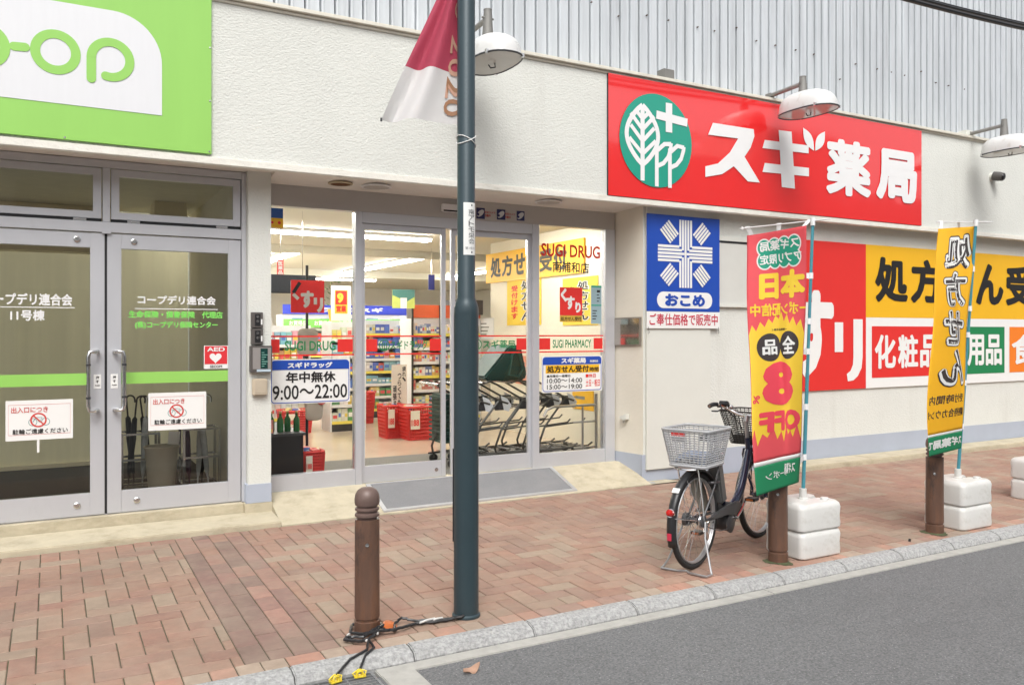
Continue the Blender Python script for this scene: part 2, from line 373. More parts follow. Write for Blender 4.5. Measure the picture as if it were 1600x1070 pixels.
while x < 18:                                            # border course along the kerb
    l = random.choice((W_, W_, W_*1.5)); brick(x, Y0+0.002, x+l, Y0+W_, [(0.44, 0.25, 0.185), (0.42, 0.225, 0.165), (0.40, 0.31, 0.24), (0.35, 0.22, 0.175)]); x += l
pv = m_.build('pavement', BRICK); tag(pv, kind='structure')
m_ = MB(); m_.quad((-8, 4.0, -0.007), (18, 4.0, -0.007), (18, 7.0, pav(7.0)-0.007), (-8, 7.0, pav(7.0)-0.007))
tag(m_.build('pavement_bedding', JOINT), kind='structure')
m_ = MB()                                                # concrete apron rising to the shop door
zf = pav(6.75)+0.002
def apron(y): return zf+0.004+(min(y, 7.24)-6.74)*0.335
xs = [1.627, 2.2, 2.8, 3.5, 4.2, 4.8, 5.38]
vs = []; fs = []
for X in xs: vs += [(X, 6.735, -0.1), (X, 6.74, apron(6.74)), (X, 7.24, apron(7.24)), (X, 7.38, apron(7.24))]
for i in range(len(xs)-1):
    for k in range(3): fs.append((i*4+k, i*4+4+k, i*4+5+k, i*4+1+k))
m_.add(vs, fs)
for X in (1.627, 5.38): m_.add([(X, 6.735, -.1), (X, 6.74, apron(6.74)), (X, 7.24, apron(7.24)), (X, 7.38, apron(7.24)), (X, 7.38, -.1)], [(0, 1, 2, 3, 4)])
m_.add([(5.38, 6.735, zf+.003), (5.75, 6.74, zf+.003), (5.70, 6.897, zf+.003), (5.38, 6.897, zf+.003)], [(0, 1, 2, 3)])
tag(m_.build('apron', YCONC), kind='structure')
m_ = MB()                                                # low step and plinth below the office doors
m_.poly([(-2.8, 6.74, -0.1), (-2.8, 6.74, 0.078), (-2.8, 6.755, 0.084), (-2.8, 7.08, 0.110), (-2.8, 7.08, -0.1)], (4.425, 0, 0))
st = m_.build('entrance_step', YCONC, bevel=0.006); tag(st, kind='structure')
m_ = MB(); m_.box(7.0, 6.55, -0.1, 18, 6.895, pav(6.55)+0.055)
tag(m_.build('wall_foot_strip', YCONC, bevel=0.012), kind='structure')
m_ = MB(); disc(m_, 0, 0, 0.115, fn=lambda a, b: (5.36+a, 6.80+b*0.55, apron(6.80)-0.018+b*0.04))
m_.build('drain_cover', CONC); tag(bpy.data.objects['drain_cover'], 'small round grey cover set in the yellowed concrete at the pillar foot', 'cover')
# ================================================================== THE BUILDING
B = thing('shop_building', 'cream stuccoed shop building with corrugated steel upper wall and long fascia', 'building', (5, 7.0, 0))
B.location = (0, 0, 0)
X0, X1 = -2.6, 20.0
m_ = MB(); m_.box(X0, FAC, 2.945, X1, 7.00, 4.19); m_.build('fascia_wall', STUCCO, B)
m_ = MB(); m_.poly([(X0, FAC-0.022, 2.895), (X0, FAC-0.022, 2.955), (X0, FAC+0.05, 2.9449), (X0, FAC+0.05, 2.895)], (X1-X0, 0, 0)); m_.build('fascia_lip', LIP, B, bevel=0.006)
m_ = MB(); m_.box(X0, FAC-0.045, 4.191, X1, 6.99, 4.225); m_.box(X0, FAC-0.015, 4.165, X1, FAC-0.001, 4.190)
x = X0+1.3
m_.build('coping', mat('coping_metal', (0.72, 0.69, 0.60), 0.5, 0.1, var=0.08, dirt=((0.35, 0.32, 0.26), (2, 6, 6), 0.55, 0.8, 0.5)), B, bevel=0.004)
m_ = MB(); x = X0; pts = []; yb = 7.06                    # corrugated cladding: broad pans and narrow ridges
while x < X1:
    p = 0.128; p *= random.uniform(.94, 1.06); pts += [(x, yb), (x+0.003, yb+0.045), (x+0.013, yb+0.045), (x+0.016, yb-0.014), (x+0.034, yb-0.016), (x+0.042, yb-.001), (x+p*.75, yb+.002)]; x += p
vs = [(a, b, 4.2) for a, b in pts]+[(a, b, 8.5) for a, b in pts]; n = len(pts)
m_.add(vs, [(i, i+1, n+i+1, n+i) for i in range(n-1)]); m_.build('corrugated_wall', CORR, B)
for k in range(2, 34):                                    # a few rusty screws
    m_ = MB(); x = X0+2.9+.33*k+random.uniform(-.1, .1); zz = 4.98 if k % 5 else random.uniform(4.7, 5.6); m_.cyl((x, 7.056, zz), (x, 7.036, zz), 0.008, n=6); m_.build('screw', mat('rusty_screw', (0.10, 0.07, 0.05), 0.7), B)
m_ = MB(); m_.box(5.40, WALL, -0.1, X1, 7.10, 2.935)
m_.build('lower_wall', STUCCO, B)
SIDE = mat('recess_side_cream', (0.74, 0.70, 0.60), 0.85, var=0.05, vscale=2, bump=0.25, bscale=30, bdist=0.008)
m_ = MB(); m_.add([(5.40, WALL, -0.1), (5.32, 7.42, -0.1), (5.32, 7.42, 2.93), (5.40, WALL, 2.93)], [(0, 1, 2, 3)]); m_.build('recess_side_wall', SIDE, B)
m_ = MB(); m_.poly([(5.38, WALL-0.004, -0.1), (5.38, WALL-0.004, 0.321), (X1, WALL-0.004, 0.321), (X1, WALL-0.004, -0.1)], (0, 0.0035, 0))
m_.poly([(5.396, WALL-0.003, -0.1), (5.396, WALL-0.003, 0.321), (5.318, 7.42, 0.321), (5.318, 7.42, -0.1)], (-0.004, 0, 0)); m_.build('base_band', BASEB, B)
m_ = MB(); m_.box(1.43, 7.06, 0.10, 1.615, 7.40, 2.94); m_.build('entrance_pillar', STUCCO, B)
m_ = MB(); m_.box(1.412, 7.054, 0.185, 1.618, 7.40, 0.34); m_.build('pillar_base', BASEB, B, bevel=0.002)
m_ = MB(); m_.box(1.40, 7.045, 0.08, 1.626, 7.40, 0.184); m_.box(X0, 7.082, 0.08, 1.399, 7.40, 0.187); m_.build('plinth', YCONC, B, bevel=0.004)
sofz = lambda y: 2.928-(y-6.80)*.085
m_ = MB(); m_.poly([(1.62, 6.801, 2.944), (1.62, 6.801, 2.928), (1.62, 7.294, sofz(7.294)), (1.62, 7.294, 2.944)], (5.46-1.62, 0, 0)); m_.box(X0, 6.801, 2.935, 1.6195, 7.42, 2.944); m_.build('entrance_soffit', SOFFIT, B)
m_ = MB(); m_.box(X0, 7.40, 2.945, X1, 7.42, 4.0); m_.build('front_backing', SOFFIT, B)
for u, v, r, mm, nm in ((532, 286, 0.085, mat('rust', (0.13, 0.055, 0.02), 0.9, var=0.3, vscale=30), 'vent_hole'), (588, 291, 0.115, None, 'downlight'), (857, 315, 0.115, None, 'downlight')):
    # ceiling fittings, found where the photo's ray meets the soffit
    t = (u-800)/F_PX; dep = F_PX*(2.905-EYE)/(HORIZON-v); X, Y = dep*(sY+cY*t), dep*(cY-sY*t); Y = min(max(Y, 6.93), 7.2)
    m_ = MB(); m_.lathe([(r+0.022, 0.0), (r+0.022, -0.010), (r, -0.012)], (X, Y, sofz(Y)-.001), n=28)
    m_.smooth = True
    o = m_.build(nm, mat('rust_ring', (0.50, 0.42, 0.28), 0.8) if mm else WHITE, B)
    m2 = MB(); m2.lathe([(r, 0), (r*.5, 0.006), (0, 0.008)], (X, Y, sofz(Y)-.0135), n=24); m2.build('hole' if mm else 'reflector', mm or mat('lamp_reflector', (0.55, 0.52, 0.47), 0.3), o)
# smooth cover board beside the recess, and the boarded window next to it
m_ = MB(); m_.box(5.425, WALL-0.030, 0.165, 6.30, WALL-0.0045, 2.93); m_.build('cover_board', SMOOTH, B, bevel=0.003)
m_ = MB()
x0, x1 = 6.32, 7.02; zt, zb = P(1150, 378, WALL)[1], P(1150, 476, WALL)[1]
m_.box(x0, WALL-0.012, zb, x1, WALL-0.001, zt)
wb = m_.build('window_board', mat('grey_board', (0.62, 0.62, 0.58), 0.6, var=0.03), B)
m_ = MB(); m_.box(x0-.005, WALL-0.02, zt+0.002, x1+.14, WALL-.001, zt+0.045); m_.box(x0-.005, WALL-0.035, zb-0.03, x1+.14, WALL-.001, zb-0.002); m_.box(x1+.002, WALL-.016, zb, x1+.14, WALL-.001, zt); m_.build('window_frame', SMOOTH, B)
m_ = MB(); m_.box(x0, WALL-0.0165, zt-0.022, x1, WALL-0.0125, zt-0.001); m_.build('gap', DARK, wb)
# shells of the rooms behind the glass
ROOMW = mat('shop_wall', (0.80, 0.77, 0.70), 0.7, var=0.02)
CEIL = mat('shop_ceiling', (0.70, 0.665, 0.555), 0.8, var=0.03, vscale=1)
VINYL = mat('vinyl_floor', (0.66, 0.55, 0.42), 0.18, var=0.05, vscale=1.5)
m_ = MB(); m_.quad((1.63, 7.35, 0.20), (12, 7.35, 0.20), (12, 24, 0.20), (1.63, 24, 0.20)); m_.build('shop_floor', VINYL, B)
m_ = MB(); m_.quad((1.6, 7.42, 2.92), (12, 7.42, 2.92), (12, 24, 2.92), (1.6, 24, 2.92)); m_.build('shop_ceiling', CEIL, B)
m_ = MB(); m_.quad((1.6, 24, 0.2), (12, 24, 0.2), (12, 24, 2.92), (1.6, 24, 2.92)); m_.box(1.60, 7.41, 0.2, 1.63, 24.0, 2.92); m_.quad((12, 7.42, 0.2), (12, 24, 0.2), (12, 24, 2.92), (12, 7.42, 2.92))
m_.quad((5.75, 7.42, .2), (12, 7.42, .2), (12, 7.42, 2.92), (5.75, 7.42, 2.92))
m_.build('shop_wall', ROOMW, B)
m_ = MB(); m_.box(5.75, 7.42, 0.2, 5.83, 11.0, 2.92); m_.build('partition_wall', mat('partition_cream', (0.85, 0.80, 0.66), 0.7, var=0.02), B)
m_ = MB(); m_.box(5.32, 7.401, 0.2, 5.749, 7.42, 2.92); m_.build('recess_return', ROOMW, B)
m_ = MB(); m_.box(1.64, 12.6, 2.80, 9.0, 12.68, 2.918); m_.box(1.64, 17.2, 2.78, 9.0, 17.28, 2.918); m_.build('ceiling_beam', CEIL, B)
m_ = MB(); m_.quad((1.63, 7.352, 0.203), (5.7, 7.352, 0.203), (5.7, 8.85, 0.203), (1.63, 8.85, 0.203)); m_.build('entrance_matting', mat('grey_matting', (0.17, 0.165, 0.15), 0.95, var=0.2, vscale=60), B)
# unseen side glazing added so daylight lights the office hall from the left
m_ = MB()
for y in (7.17, 8.05, 8.95, 9.86): m_.box(X0-.03, y, .19, X0+.03, y+.05, 2.93)
for z in (.13, 2.36, 2.86): m_.box(X0-.028, 7.2205, z, X0+.028, 8.0495, z+.06); m_.box(X0-.028, 8.1005, z, X0+.028, 8.9495, z+.06); m_.box(X0-.028, 9.0005, z, X0+.028, 9.8595, z+.06)
m_.build('added_light_window_frame', ALU, B)
for y in (7.22, 8.10, 9.0): m_ = MB(); m_.box(X0-.004, y+.0005, .19, X0+.004, y+.83 if y < 8.9 else 9.859, 2.86); m_.build('added_light_window', GLASSD, B)
m_ = MB(); m_.box(1.55, 9.95, -.1, 1.595, 24.02, 4.17); m_.box(1.596, 24.001, -.1, 12.2, 24.02, 4.17); m_.build('outer_wall', STUCCO, B)
m_ = MB(); m_.quad((X0, 7.1, 4.175), (X1, 7.1, 4.175), (X1, 9.95, 4.175), (X0, 9.95, 4.175)); m_.quad((1.55, 9.951, 4.175), (X1, 9.951, 4.175), (X1, 24, 4.175), (1.55, 24, 4.175)); m_.build('flat_roof', CONC, B)
OFFW = mat('office_wall', (0.78, 0.70, 0.50), 0.8, var=0.05, vscale=1, stretch=(6, 1, 0.4))
OFFS = mat('office_side', (0.80, 0.75, 0.62), 0.8, var=0.03)
BLIND = mat('tan_blind', (.78, .71, .47), .8, var=.06, vscale=1.2, stretch=(7, 1, .3), trans=.72)
m_ = MB(); nb = 60                                       # added translucent tan curtain; open yard put behind it to light the hall
vs = []
for i in range(nb+1):
    x = -2.58+3.93*i/nb; vs += [(x, 9.88+.012*math.sin(i*1.7), .235), (x, 9.88+.012*math.sin(i*1.7), 2.895)]
m_.add(vs, [(2*i, 2*i+2, 2*i+3, 2*i+1) for i in range(nb)]); m_.smooth = True; m_.build('added_light_curtain', BLIND, B)
m_ = MB(); m_.box(-2.59, 9.86, .19, 1.36, 9.92, .234); m_.build('office_back_wall', OFFW, B)
for q in (1.36,):
    m_ = MB(); m_.quad((q, 7.25, 0.19), (q, 9.9, 0.19), (q, 9.9, 2.9), (q, 7.25, 2.9)); m_.build('office_side_wall', OFFS, B)
m_ = MB(); m_.quad((-2.6, 7.25, 2.9), (1.36, 7.25, 2.9), (1.36, 9.9, 2.9), (-2.6, 9.9, 2.9)); m_.build('office_ceiling', mat('office_ceiling', (0.80, 0.76, 0.62), 0.8), B)
m_ = MB(); m_.quad((-2.6, 7.22, 0.192), (1.36, 7.22, 0.192), (1.36, 9.9, 0.192), (-2.6, 9.9, 0.192)); m_.build('office_floor', mat('office_carpet', (0.075, 0.068, 0.068), 0.95, var=0.25, vscale=90), B)
m_ = MB(); m_.box(-0.95, 9.60, 2.42, 0.62, 9.84, 2.895); m_.box(0.9, 8.9, 2.72, 1.2, 9.3, 2.899); m_.build('office_duct', OFFW, B)
# ------------------------------------------------------------------ office doors (each leaf moves: a thing of the building's own would be its part)
def frame_rect(mb, x0, x1, z0, z1, Y, l, r, t, b, th=0.05):
    mb.box(x0, Y, z0, x0+l, Y+th, z1); mb.box(x1-r, Y, z0, x1, Y+th, z1)
    mb.box(x0+l, Y+0.002, z1-t, x1-r, Y+th, z1); mb.box(x0+l, Y+0.002, z0, x1-r, Y+th, z0+b)
zD0, zD1 = 0.195, 2.365
def office_door(x0, x1, hinge_left):
    m_ = MB(); frame_rect(m_, x0, x1, zD0, zD1, DOOR, 0.10, 0.10, 0.115, 0.17)
    d = m_.build('office_door', ALU, B, bevel=0.003)
    g = MB(); g.box(x0+0.1005, DOOR+0.022, zD0+0.1705, x1-0.1005, DOOR+0.028, zD1-0.1155); g.build('glass', GLASSD, d)
    b = MB(); b.box(x0+0.1005, DOOR+0.015, 1.195, x1-0.1005, DOOR+0.0215, 1.285); b.build('green_band', GREEN, d)
    hx = x1-0.115 if hinge_left else x0+0.115; sx = x1-0.05 if hinge_left else x0+0.05
    h = MB(); z0, z1 = 0.98, 1.47; y = DOOR-0.075
    h.tube([(sx, DOOR-0.001, z1-.02), (sx, y+0.03, z1-.02), (sx+(hx-sx)*.5, y, z1-.02), (hx+(sx-hx)*.15, y, z1-.02), (hx, y, z1-0.06), (hx, y, z0+0.06), (hx+(sx-hx)*.15, y, z0+.02), (sx+(hx-sx)*.5, y, z0+.02), (sx, y+0.03, z0+.02), (sx, DOOR-0.001, z0+.02)], 0.0155, n=12)
    h.smooth = True; h.build('handle', STEEL, d)
    h = MB()
    for z in (z1-.12, z0+.12): h.cyl((hx, y, z-0.008), (hx, y, z+0.008), 0.0175, n=12)
    h.build('handle_ring', CHAR, d)
    k = MB(); kx = x1-0.19 if hinge_left else x0+0.19
    for zz in (zD1-0.055, zD0+0.085): k.lathe([(0.024, 0), (0.024, 0.006), (0.016, 0.010), (0, 0.010)], (kx if zz > 1 else kx-(.0 if hinge_left else -.02), DOOR-0.0005, zz), (0, -1, 0), n=16)
    k.build('lock', STEEL, d)
    t = MB(); t.box(sx-0.026, DOOR-0.0025, 1.165, sx+0.026, DOOR-0.0005, 1.275); tg = t.build('push_tag', PAPER, d)
    lm = MB(); letter(lm, '押', sx-.011, sx+.011, 1.240, 1.262, DOOR-0.0035); letter(lm, 'す', sx-.011, sx+.011, 1.210, 1.231, DOOR-0.0035); letter(lm, 'PUSH', sx-.016, sx+.016, 1.185, 1.195, DOOR-0.0035)
    lm.build('lettering', INK, tg)
    return d
LDOOR = office_door(-0.63, 0.366, True); RDOOR = office_door(0.384, 1.386, False)
m_ = MB(); m_.box(0.3662, DOOR+.012, zD0, 0.3838, DOOR+.045, zD1); m_.build('gap_shade_strip', DARK, B)  # dark strip painted in for the shade between the two leaves
gy = DOOR+0.020
for d, off in ((LDOOR, True), (RDOOR, False)):
    if off: u0, u1, va, vb = -28, 113, 458, 477
    else: u0, u1, va, vb = 215, 337, 462, 476
    pxtext(d, 'コープデリ連合会', WHITE, u0, u1, va, vb, gy, 0.03)
    m_ = MB(); rect(m_, PX(u0-4, DOOR), PX(u1+4, DOOR), P(60, 480, DOOR)[1]-.003, P(60, 480, DOOR)[1]+.003, gy); m_.build('underline', WHITE, d)
pxtext(LDOOR, '11号棟', WHITE, 16, 70, 484, 501, gy, 0.03)
LIMEP = mat('lime_print', (0.22, 0.72, 0.12), 0.5, var=0)
pxtext(RDOOR, '生命保険・損害保険　代理店', LIMEP, 201, 348, 486, 497, gy, 0.035)
pxtext(RDOOR, '(株)コープデリ保険センター', LIMEP, 211, 340, 502, 514, gy, 0.035)
# outer frame, transoms
m_ = MB(); FY = DOOR-0.012
m_.box(1.392, FY, 0.188, 1.428, FY+0.10, 2.93); m_.box(X0, FY, 2.872, 1.391, FY+0.10, 2.93); m_.box(X0, FY, 2.372, 1.391, FY+0.10, 2.452)
m_.box(0.352, FY, 2.453, 0.404, FY+0.1, 2.871); m_.box(-0.70, FY, 0.188, -0.637, FY+0.1, 2.371); m_.box(X0, FY+.02, 0.1875, 1.39, FY+0.09, 0.193)
m_.box(-0.70, FY, 2.453, -0.637, FY+.1, 2.871)
m_.box(X0, FY+.01, 0.193, -0.701, FY+0.08, 0.40); m_.box(0.345, FY-0.012, 2.36, 0.410, FY-.0005, 2.395)
m_.build('entrance_frame', ALU, B, bevel=0.003)
m_ = MB(); m_.box(X0, FY+.035, .4005, -.7005, FY+.041, 2.3715); m_.build('side_pane', GLASSD, B)  # unseen pane added left of the doors to let light into the hall
for x0, x1 in ((-0.637, 0.350), (0.406, 1.390)):
    m_ = MB(); frame_rect(m_, x0+.006, x1-.006, 2.478, 2.866, DOOR+0.004, 0.058, 0.058, 0.055, 0.055, 0.04); o = m_.build('transom_window', ALU, B, bevel=0.002)
    g = MB(); g.box(x0+.0645, DOOR+.02, 2.5335, x1-.0645, DOOR+.026, 2.8105); g.build('pane', GLASSD, o)
    g = MB(); g.box(x0+.004, DOOR+.02, 2.4525, x1-.004, DOOR+.03, 2.4775); g.build('gap', DARK, o)
    for q in (x0+.12, x1-.20): g = MB(); g.box(q, DOOR-.004, 2.455, q+.09, DOOR+.0195, 2.474); g.build('hinge', STEEL, o)
# ------------------------------------------------------------------ shop front
m_ = MB(); XS = [(1.64, 2.425), (2.490, 3.335), (3.40, 4.295), (4.375, 5.20)]
m_.box(2.426, SHOP-.01, 0.2, 2.489, SHOP+0.09, 2.70); m_.box(4.296, SHOP-.01, 0.2, 4.374, SHOP+0.09, 2.70); m_.box(5.201, SHOP-.01, 0.2, 5.325, SHOP+0.09, 2.70)
m_.box(1.617, SHOP+.002, 0.2, 1.64, SHOP+.08, 2.70)
m_.box(2.4895, SHOP-.006, 2.60, 4.2955, SHOP+0.08, 2.70)
m_.build('shopfront_frame', ALU, B, bevel=0.003)
m_ = MB(); m_.box(1.617, SHOP-.004, 2.701, 5.325, SHOP+.099, 2.934); m_.build('shopfront_header', ALUG, B)
m_ = MB(); m_.box(1.617, SHOP+.1, 0.1, 5.325, SHOP+.104, 0.2); m_.box(1.64, SHOP+.0, 0.19, 2.425, SHOP+.08, 0.352); m_.box(4.375, SHOP+.0, 0.19, 5.20, SHOP+.08, 0.352); m_.box(1.617, SHOP-.03, .17, 5.325, SHOP-.0105, .203)
m_.build('shopfront_sill', ALU, B, bevel=0.003)
PANES = []
for i, (x0, x1) in enumerate(XS):
    g = MB()
    if i in (0, 3):
        g.box(x0+.001, SHOP+.034, .353, x1-.001, SHOP+.042, 2.70); o = g.build('shop_window', GLASS, B); py = SHOP+.030
    else:
        Yd = SHOP+(.015 if i == 1 else .03)
        frame_rect(g, x0, x1, .215, 2.598, Yd, .032 if i == 1 else .045, .045 if i == 1 else .032, .055, .155, .035); o = g.build('sliding_door', ALU, B, bevel=.002)
        g = MB(); g.box(x0+.046, Yd+.014, .3705, x1-.046, Yd+.022, 2.5425); g.build('glass', GLASS, o); py = Yd+.010
        k = MB(); k.lathe([(.018, 0), (.018, .005), (0, .006)], (x1-.10 if i == 1 else x0+.10, Yd-.0005, .285), (0, -1, 0), n=14); k.build('lock', STEEL, o)
    PANES.append((o, py))
# red strip print on the glass of each pane
SY = SHOP+.03
rows = [(0, (421.5, 554), [(423, 438), (529, 553)], 'SUGI DRUG', 446, 526), (1, (567.5, 696), [(567.8, 591), (673, 696)], 'スギドラッグ', 611, 670), (2, (742, 831), [(810, 831)], 'スギ薬局', 757, 808), (3, (844, 944), [(845, 862), (930, 944)], 'SUGI PHARMACY', 866, 926)]
for i, (ua, ub), blocks, s, ta, tb in rows:
    o, py = PANES[i]; xa, xb = XS[i]; xa += .047 if i in (1, 2) else .002; xb -= .047 if i in (1, 2) else .002
    m_ = MB()
    zt_, zb_ = P(700, 525, SHOP)[1], P(700, 552, SHOP)[1]
    rect(m_, xa, xb, zt_-.007, zt_+.007, py); rect(m_, xa, xb, zb_-.007, zb_+.007, py)
    zt2, zb2 = zt_-.025, zb_+.025
    for a, b in blocks: rect(m_, max(xa, PX(a, SHOP)), min(xb, PX(b, SHOP)), zb2, zt2, py)
    m_.build('red_strip', REDM, o)
    ltr(o, s, DGREEN, PX(ta, SHOP), PX(tb, SHOP), zb2+.015, zt2-.015, py-.001, .02)
    if i in (1, 2):
        m_ = MB(); cx = PX(ta-9, SHOP); cz = (zt2+zb2)/2; rr = (zt2-zb2)*.5; stroke(m_, arc(cx, cz, rr*.85, 0, 360, 24)[:-1], rr*.16, py-.001, closed=True)
        for k in (-1, 0, 1): stroke(m_, [(cx+k*rr*.35, cz-rr*.75), (cx+k*rr*.35, cz+rr*.4)], rr*.14, py-.001)
        m_.build('emblem', DGREEN, o)
o, py = PANES[3]
pxtext(o, 'SUGI DRUG', REDM, 848, 940, 382, 402, py, .025, SHOP); pxtext(o, '南浦和店', INK, 866, 923, 409, 426, py, .02, SHOP)
# header: sensor box and camera notices
def sm(name, label, cat, mm, x0, x1, z0, z1, Y, th=.004, group=None):
    m_ = MB(); m_.box(x0, Y-th, z0, x1, Y, z1); return tag(m_.build(name, mm), label, cat, group)
x0, x1 = PX(688, SHOP), PX(714, SHOP); z0, z1 = P(700, 332, SHOP)[1], P(700, 320, SHOP)[1]
m_ = MB(); m_.box(x0, SHOP-.05, z0, x1+.1, SHOP-.0045, z1); o = m_.build('door_sensor', WHITE, bevel=.006); tag(o, 'small white door sensor box on the header above the sliding doors', 'sensor')
m_ = MB(); m_.box(x0+.012, SHOP-.053, z0+.002, x1+.09, SHOP-.0505, z0+.016); m_.build('lens_window', DARK, o)
for k, (a, b) in enumerate(((744, 757), (776, 789), (807, 819))):
    x0, x1 = PX(a, SHOP), PX(b, SHOP); um = (a+b)/2; z0, z1 = P(um, 342+k*1.5, SHOP)[1], P(um, 325+k*2.6, SHOP)[1]
    lab = ['navy camera sticker on the door header, nearest the lamp post', 'navy camera sticker on the door header, the middle of three', 'navy camera sticker on the door header, farthest from the lamp post'][k]
    o = sm('camera_sticker', lab, 'sticker', NAVY, x0, x1, z0, z1, SHOP-.0045, .003, 'camera stickers on the door header')
    m_ = MB(); cx, cz = (x0+x1)/2, (z0+z1)/2; flat(m_, [(cx+.040*math.cos(t)*(1 if math.cos(t) > 0 else .9)-.004, cz+.030*math.sin(t)+.02*math.cos(t)) for t in [2*PI*i/20 for i in range(20)]], SHOP-.009); m_.build('camera_drawing', mat('pale_print', (.6, .62, .64), .5), o)
    m_ = MB(); disc(m_, cx-.028, cz-.012, .013, SHOP-.0098); m_.build('lens_drawing', NAVY, o)
    if k:
        m_ = MB(); letter(m_, '防犯カメラ', x0-.135, x0-.02, z1-.05, z1-.028, SHOP-.0052); letter(m_, '作動中', x0-.135, x0-.07, z1-.085, z1-.058, SHOP-.0052); m_.build('lettering', mat('red_print', (.5, .05, .05), .5), o)
# the row across the street: only its reflection and its shade reach the picture
OB = thing('opposite_building', 'plain grey row of two-storey shops across the street, seen only as a reflection', 'building'); OB.location = (0, 0, 0)
OW = mat('opposite_render', (.50, .47, .43), .85, var=.12, vscale=.6); OG = mat('opposite_glass', (.05, .055, .06), .15)
for xa, xb, hh in ((-22, -6.5, 7.2), (-6.4, 3.2, 6.8), (3.3, 14, 7.2), (14.1, 20.9, 7.5), (21, 25.5, 8.8), (25.6, 48, 6.9)):
    m_ = MB(); m_.box(xa, -14, -.1, xb, -7.6, hh); wl = m_.build('wall', OW, OB)
    n = int((xb-xa)/2.6)
    for k in range(n):
        x = xa+.5+k*2.6; m_ = MB(); m_.box(x, -7.62, 3.7, x+1.5, -7.5995, 5.0); m_.box(x, -7.62, .1, x+2.0, -7.5995, 2.6); m_.build('window', OG, wl)
# ================================================================== SIGNS ON THE BUILDING
# lime co-op sign
SG = FAC-0.026
x1, zb = P(330.5, 241, SG)
S = thing('shop_sign', 'lime green sign with white rounded panel reading co-op above the office doors', 'sign', (0, SG, 2.97))
S.location = (0, 0, 0)
m_ = MB(); m_.box(-2.45, SG, zb, x1, FAC-.0005, 4.185); m_.build('board', GREEN, S, bevel=.002)
wx, wz = P(253, 181, SG); wt = P(180, 18, SG)[1]; m_ = MB()
rx_, rz_ = wx-PX(176, SG), wt-P(253, 102, SG)[1]
pts = [(-2.3, wz), (wx, wz)]+arc(wx-rx_, wt-rz_, rx_, 0, 90, 14, rz_)+[(-2.3, wt)]
flat(m_, pts, SG-.003); m_.build('white_panel', mat('sign_white', (.74, .75, .77), .35, var=.02, stretch=(4, 1, .4)), S)
m_ = MB(); Ls = SG-.006
def ring(u, v, wd=.105):
    x, z = P(u, v, SG); r = .127; stroke(m_, arc(x, z, r, 0, 360, 36)[:-1], .062, Ls, closed=True); return x, z
x, z = ring(87, 82)
ox, oz = P(-26, 71, SG); stroke(m_, arc(ox, oz, .127, 0, 360, 36)[:-1], .062, Ls, closed=True)
a, b = P(22, 73, SG), P(39, 74.5, SG); stroke(m_, [a, b], .060, Ls, round_=True)
px_, pz_ = P(173, 94, SG); r = .127
stroke(m_, [(px_-r, pz_-.155), (px_-r, pz_)]+arc(px_, pz_, r, 180, -105, 30), .062, Ls, round_=True)
co = arc(ox-.33, oz, .127, 50, 310, 30); stroke(m_, co, .062, Ls, round_=True)
m_.build('lettering', GREEN, S)
m_ = MB()
for u, v in ((101, 215), (328, 75), (328, 158), (327, 237)):
    x, z = P(u, v, SG); m_.cyl((x, SG-.0035, z), (x, SG, z), .007, n=8)
m_.build('screw', STEEL, S)
# red pharmacy sign
x0, zA = P(950.5, 113, SG); x1, zB = P(1440, 353, SG); z0, z1 = P(952, 305, SG)[1], P(951, 114, SG)[1]
S = thing('shop_sign', 'long glossy red pharmacy sign with green tree emblem and white lettering on the fascia', 'sign'); S.location = (0, 0, 0)
m_ = MB(); nxx, nzz = 150, 40                              # slightly dented sheet
def dent(x, z):
    d = .0009*math.sin(x*2.1+1)*math.sin(z*2.2)
    for cx, cz in ((5.95, 3.62), (6.0, 3.25), (8.3, 3.2), (9.3, 3.3), (7.4, 3.05)): d += .0012*math.exp(-((x-cx)**2+(z-cz)**2)/.006)
    return d
vs = []; fs = []
for i in range(nxx+1):
    for j in range(nzz+1):
        X = x0+(x1-x0)*i/nxx; Z = z0+(z1-z0)*j/nzz; vs.append((X, SG+dent(X, Z), Z))
for i in range(nxx):
    for j in range(nzz): k = i*(nzz+1)+j; fs.append((k, k+nzz+1, k+nzz+2, k+1))
m_.add(vs, fs); m_.smooth = True; m_.build('board', RED, S)
m_ = MB(); m_.box(x0, SG+.006, z0, x1, FAC-.0005, z1); m_.build('back_tray', CHAR, S)
ls = SG-.008
cx = (PX(967, SG)+PX(1080, SG))/2; rx = (PX(1080, SG)-PX(967, SG))/2; ct, cb = P(1022, 147, SG)[1], P(1022, 293, SG)[1]; cz = (ct+cb)/2; rz = (ct-cb)/2
m_ = MB(); disc(m_, cx, cz, rx, ls, n=48, rz=rz); em = m_.build('emblem', mat('emblem_green', (.02, .33, .235), .25, var=.02, coat=.3), S)
m_ = MB(); l2 = ls-.003; q = lambda a, b: (cx+(a-425)/375*rx, cz-(b-535)/485*rz)  # emblem drawn in its own unit square
def leaf(mb, tip, base, half, wd, ribs):
    # outline from base round to the tip; almond shape
    L_ = [];
    for i in range(15):
        t = i/14; L_.append((base[0]-half*math.sin(PI*t)**.85*(1 if t < .5 else 1), base[1]+(tip[1]-base[1])*t))
    Rr = [(2*base[0]-a, b) for a, b in L_]
    stroke(mb, [q(*p) for p in L_], wd, l2); stroke(mb, [q(*p) for p in Rr], wd, l2)
leaf(m_, (280, 190), (280, 800), 160, .050, 4)
stroke(m_, [q(280, 190), q(280, 965)], .052, l2)
for yy in (330, 440, 560, 690):
    for s in (-1, 1): stroke(m_, [q(280, yy), q(280+s*(70 if yy < 400 else 120 if yy < 600 else 135), yy-(80 if yy < 400 else 150))], .042, l2)
